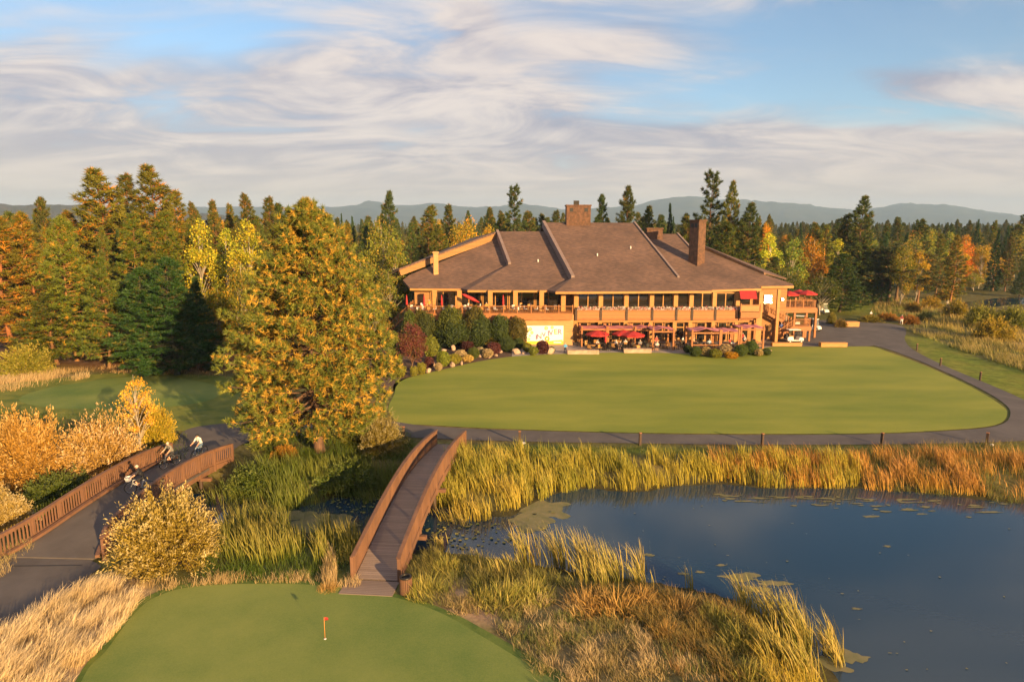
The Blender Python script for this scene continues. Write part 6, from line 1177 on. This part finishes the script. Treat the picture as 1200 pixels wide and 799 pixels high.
for (px, py, rz, bk, col_, blab, plab, shirt, kw) in [
   (165,577,R(-163),BK1,(.85,.85,.82),'white bicycle with a pale front basket, nearest on the wide bridge','person with grey hair in a black top and shorts riding the nearest bicycle',(.03,.03,.035),dict(pants='darkcloth')),
   (200,546.5,R(-112),BK2,(.10,.12,.16),'dark bicycle in the middle of the three riders','person in a grey shirt and shorts riding the middle bicycle',(.24,.23,.20),dict(pants='darkcloth')),
   (234,536,R(-105),BK2,(.45,.55,.62),'blue-grey bicycle farthest of the three riders','person in a white shirt, dark helmet and blue jeans riding the farthest bicycle',(.85,.82,.78),dict(pants='denim', shorts=False, helmet=True, hair='black'))]:
    z = .4
    for _ in range(4): x, y = P(px, py, z); z = zdeck(y)+.0
    bk.put(blab, 'bicycle', (x, y, z+.005), rz, 'bicycles on the wide bridge', (1.03,)*3, col_)
    person(J_cycle(), plab, (x, y, z+.005), rz, shirt, hi=True, scale=1.03, **kw)
SH = J_stand(); SW = J_stand(.12); SS = J_sit()
for (px, py, J, rz, shirt, lab, kw) in [
   (1056,381,SW,-1.8,(.25,.05,.05),'person in a dark red top and white trousers walking at the end of the path',dict(pants='white', shorts=False)),
   (1020,373,SS,-1.2,(.8,.78,.75),'person in a white shirt bending at the verge of the parking lot',dict()),
   (1110,362,SH,1.,(.7,.6,.4),'tiny golfer standing on the far right meadow',dict())]:
    x, y = P(px, py); person(J, lab, (x, y, .05), rz, shirt, **kw)
for k, (px, py, sit, shirt, lab) in enumerate([(662.5,409,1,(.1,.4,.75),'person in a bright blue top seated on the low wall beside the banner'),(722,405,1,(.85,.82,.78),'person in white seated under the middle umbrella, left side'),(733,404,1,(.75,.7,.68),'person in pale grey seated under the middle umbrella'),(727,407,1,(.05,.05,.06),'person in black seated under the middle umbrella'),(769,404,0,(.6,.1,.08),'person in a red shirt standing by the tall purple pergola post'),(770,407,1,(.75,.6,.55),'person in pink seated by the tall purple pergola post'),(790,404,1,(.04,.04,.05),'person in black seated between the purple pergolas'),(800,401,1,(.85,.83,.8),'person in white seated near the wall between pergolas'),(831,404,1,(.35,.5,.7),'person in pale blue under the lawn edge pergola'),(855,403,1,(.55,.06,.06),'person in dark red under the pinkish pergola'),(858,406,1,(.85,.8,.78),'person in white under the pinkish pergola'),(872,403,0,(.75,.72,.7),'person in a light shirt standing under the rightmost pergola'),(869,378,0,(.7,.05,.05),'person in bright red on the pergola steps'),(914,388,0,(.1,.15,.4),'person in dark blue climbing the clubhouse stairs'),(813,402,1,(.6,.35,.2),'person in an orange top at the left of the lawn edge pergola'),(750,405,1,(.3,.3,.32),'person in grey right of the patio umbrellas'),(700,405,1,(.5,.4,.35),'person in tan under the left patio umbrella')]):
    x, y = P(px, py, .5); z = .026
    if px == 914: x, y, z = XG(915,98.85,1.2), 98.85, 1.0
    if px == 869: x, y = XG(869,96.,1.), 95.6
    person(SS if sit else SH, lab, (x, y, z), random.uniform(-2.6,-.5), shirt, pants='darkcloth', shorts=bool(k%2), group=None)
for k, (px, lab) in enumerate([(503,'person in orange standing on the deck by the first column'),(570,'person in orange seated by the third deck column')]):
    person(SH if k == 0 else SS, lab, (XG(px,97,5), 97, ZD), -1.5, (.75,.3,.06), group=None)
# ------------------------------------------------------------------ light, sky, air
sun = bpy.data.lights.new('sun', 'SUN'); so = bpy.data.objects.new('sun', sun); COL.objects.link(so); sun.energy = 5.0; sun.angle = R(.6); sun.color = (1.0,.64,.28)
so.rotation_euler = SD.to_track_quat('Z', 'Y').to_euler()
wd_ = bpy.data.worlds.new('World'); S.world = wd_; wd_.use_nodes = True; nt = wd_.node_tree; L = nt.links; bg = nt.nodes['Background']; out = nt.nodes['World Output']
sk = N(nt, 'ShaderNodeTexSky'); sk.sky_type = 'NISHITA'; sk.sun_disc = False; sk.sun_elevation = SUN_EL; sk.sun_rotation = math.pi-SUN_AZ; sk.altitude = 900; sk.air_density = 1.1; sk.dust_density = .6; sk.ozone_density = 2.6
L.new(sk.outputs[0], bg.inputs[0]); bg.inputs[1].default_value = .072
tc = N(nt, 'ShaderNodeTexCoord'); sp = N(nt, 'ShaderNodeSeparateXYZ'); L.new(tc.outputs['Generated'], sp.inputs[0])
def mth(op, a, b=None, c=None):
    n = N(nt, 'ShaderNodeMath', operation=op)
    for i, v in enumerate((a, b, c)):
        if v is None: continue
        if isinstance(v, (int, float)): n.inputs[i].default_value = v
        else: L.new(v, n.inputs[i])
    return n.outputs[0]
zc = mth('MAXIMUM', sp.outputs[2], 0.0); den = mth('ADD', zc, .20)
u = mth('DIVIDE', sp.outputs[0], den); v = mth('DIVIDE', sp.outputs[1], den)
cb = N(nt, 'ShaderNodeCombineXYZ'); L.new(u, cb.inputs[0]); L.new(v, cb.inputs[1])
def nz(scale, detail, rough, dist, stretch, loc=(0,0,0), rot=0):
    mp = N(nt, 'ShaderNodeMapping'); mp.inputs['Scale'].default_value = stretch; mp.inputs['Location'].default_value = loc; mp.inputs['Rotation'].default_value = (0,0,rot); L.new(cb.outputs[0], mp.inputs[0])
    n = N(nt, 'ShaderNodeTexNoise'); n.inputs['Scale'].default_value = scale; n.inputs['Detail'].default_value = detail; n.inputs['Roughness'].default_value = rough; n.inputs['Distortion'].default_value = dist; L.new(mp.outputs[0], n.inputs[0]); return n.outputs['Fac']
def ramp(v, a, b, c=0., d=1.):
    n = N(nt, 'ShaderNodeMapRange', interpolation_type='SMOOTHSTEP'); n.inputs[1].default_value = a; n.inputs[2].default_value = b; n.inputs[3].default_value = c; n.inputs[4].default_value = d; L.new(v, n.inputs[0]); return n.outputs[0]
big = nz(.75, 4, .5, .9, (1,1.2,1), (3.1,1.7,0), .35); fine = nz(1.7, 10, .60, 1.5, (.75,1.35,1), (0,0,0), .25); wisp = nz(1.8, 9, .52, 1.6, (.6,1.6,1), (1,4,0), -.45)
s1 = mth('ADD', mth('MULTIPLY', big, .62), mth('MULTIPLY', fine, .38)); s2 = mth('ADD', s1, mth('MULTIPLY', wisp, .16))
bias = mth('ADD', ramp(sp.outputs[2], .02, .30, .27, -.05), ramp(sp.outputs[2], .31, .55, 0., .16)); s3 = mth('ADD', s2, bias)
yy_ = mth('MAXIMUM', sp.outputs[1], .05); ax_ = mth('DIVIDE', sp.outputs[0], yy_); sy_ = mth('DIVIDE', zc, yy_)
wob = mth('MULTIPLY', mth('SUBTRACT', fine, .5), .09)
for (ca_, cs_, wa_, ws_, amp) in ((-.055,.27,.035,.05,.16),(.10,.245,.12,.022,.10),(-.04,.175,.17,.016,.12),(.58,.150,.20,.016,-.22),(.34,.185,.12,.02,-.12),(.5,.27,.25,.03,-.12),(-.42,.255,.22,.02,-.05),(-.6,.20,.2,.018,.08),(.62,.19,.2,.014,.14),(.3,.12,.3,.012,.06)):
    p_ = mth('POWER', mth('DIVIDE', mth('SUBTRACT', mth('ADD', ax_, wob), ca_), wa_), 2.); q_ = mth('POWER', mth('DIVIDE', mth('SUBTRACT', mth('ADD', sy_, wob), cs_), ws_), 2.)
    s3 = mth('ADD', s3, mth('MULTIPLY', mth('EXPONENT', mth('MULTIPLY', mth('ADD', p_, q_), -1.)), amp)); mask = ramp(s3, .46, .74, .05, .95)
shade = ramp(mth('ADD', mth('MULTIPLY', fine, .75), mth('MULTIPLY', mth('ADD', mth('MULTIPLY', wisp, .4), mth('MULTIPLY', big, .6)), .45)), .46, .74)
lowc = N(nt, 'ShaderNodeMixRGB'); lowc.inputs[1].default_value = (.44,.43,.54,1); lowc.inputs[2].default_value = (1.0,.86,.78,1); L.new(shade, lowc.inputs[0])
hz = ramp(sp.outputs[2], .0, .15, 1., 0.); hc = N(nt, 'ShaderNodeMixRGB'); L.new(lowc.outputs[0], hc.inputs[1]); hc.inputs[2].default_value = (1.0,.76,.61,1); L.new(mth('MULTIPLY', hz, .75), hc.inputs[0])
cl_ = N(nt, 'ShaderNodeBackground'); L.new(hc.outputs[0], cl_.inputs[0]); cl_.inputs[1].default_value = .345
mxs = N(nt, 'ShaderNodeMixShader'); L.new(mth('MAXIMUM', mask, mth('MULTIPLY', hz, .8)), mxs.inputs[0]); L.new(bg.outputs[0], mxs.inputs[1]); L.new(cl_.outputs[0], mxs.inputs[2]); L.new(mxs.outputs[0], out.inputs['Surface'])
hm_ = bpy.data.materials.new('hazy_air'); hm_.use_nodes = True; nt2 = hm_.node_tree; nt2.nodes.remove(nt2.nodes['Principled BSDF']); pv = nt2.nodes.new('ShaderNodeVolumePrincipled'); pv.inputs['Color'].default_value = (.45,.68,1.0,1); pv.inputs['Density'].default_value = .00012; pv.inputs['Anisotropy'].default_value = .0
nt2.links.new(pv.outputs[0], nt2.nodes['Material Output'].inputs['Volume'])
hb_ = MB(); hb_.box(-9500, 9500, -300, 9300, -3.2, 330); tag(hb_.obj('haze', [hm_]), 'thin bluish evening haze over the woods and hills', None, None, 'stuff')
S.view_settings.view_transform = 'Standard'; S.view_settings.look = 'None'; S.view_settings.gamma = 1; S.view_settings.exposure = 1.38
c = S.cycles; c.use_denoising = True; c.max_bounces = 6; c.diffuse_bounces = 2; c.glossy_bounces = 2; c.transmission_bounces = 3; c.transparent_max_bounces = 6; c.volume_bounces = 0; c.use_adaptive_sampling = True; c.adaptive_threshold = .02
try: c.denoiser = 'OPENIMAGEDENOISE'; c.denoising_input_passes = 'RGB_ALBEDO_NORMAL'
except Exception: pass
c.volume_step_rate = 10
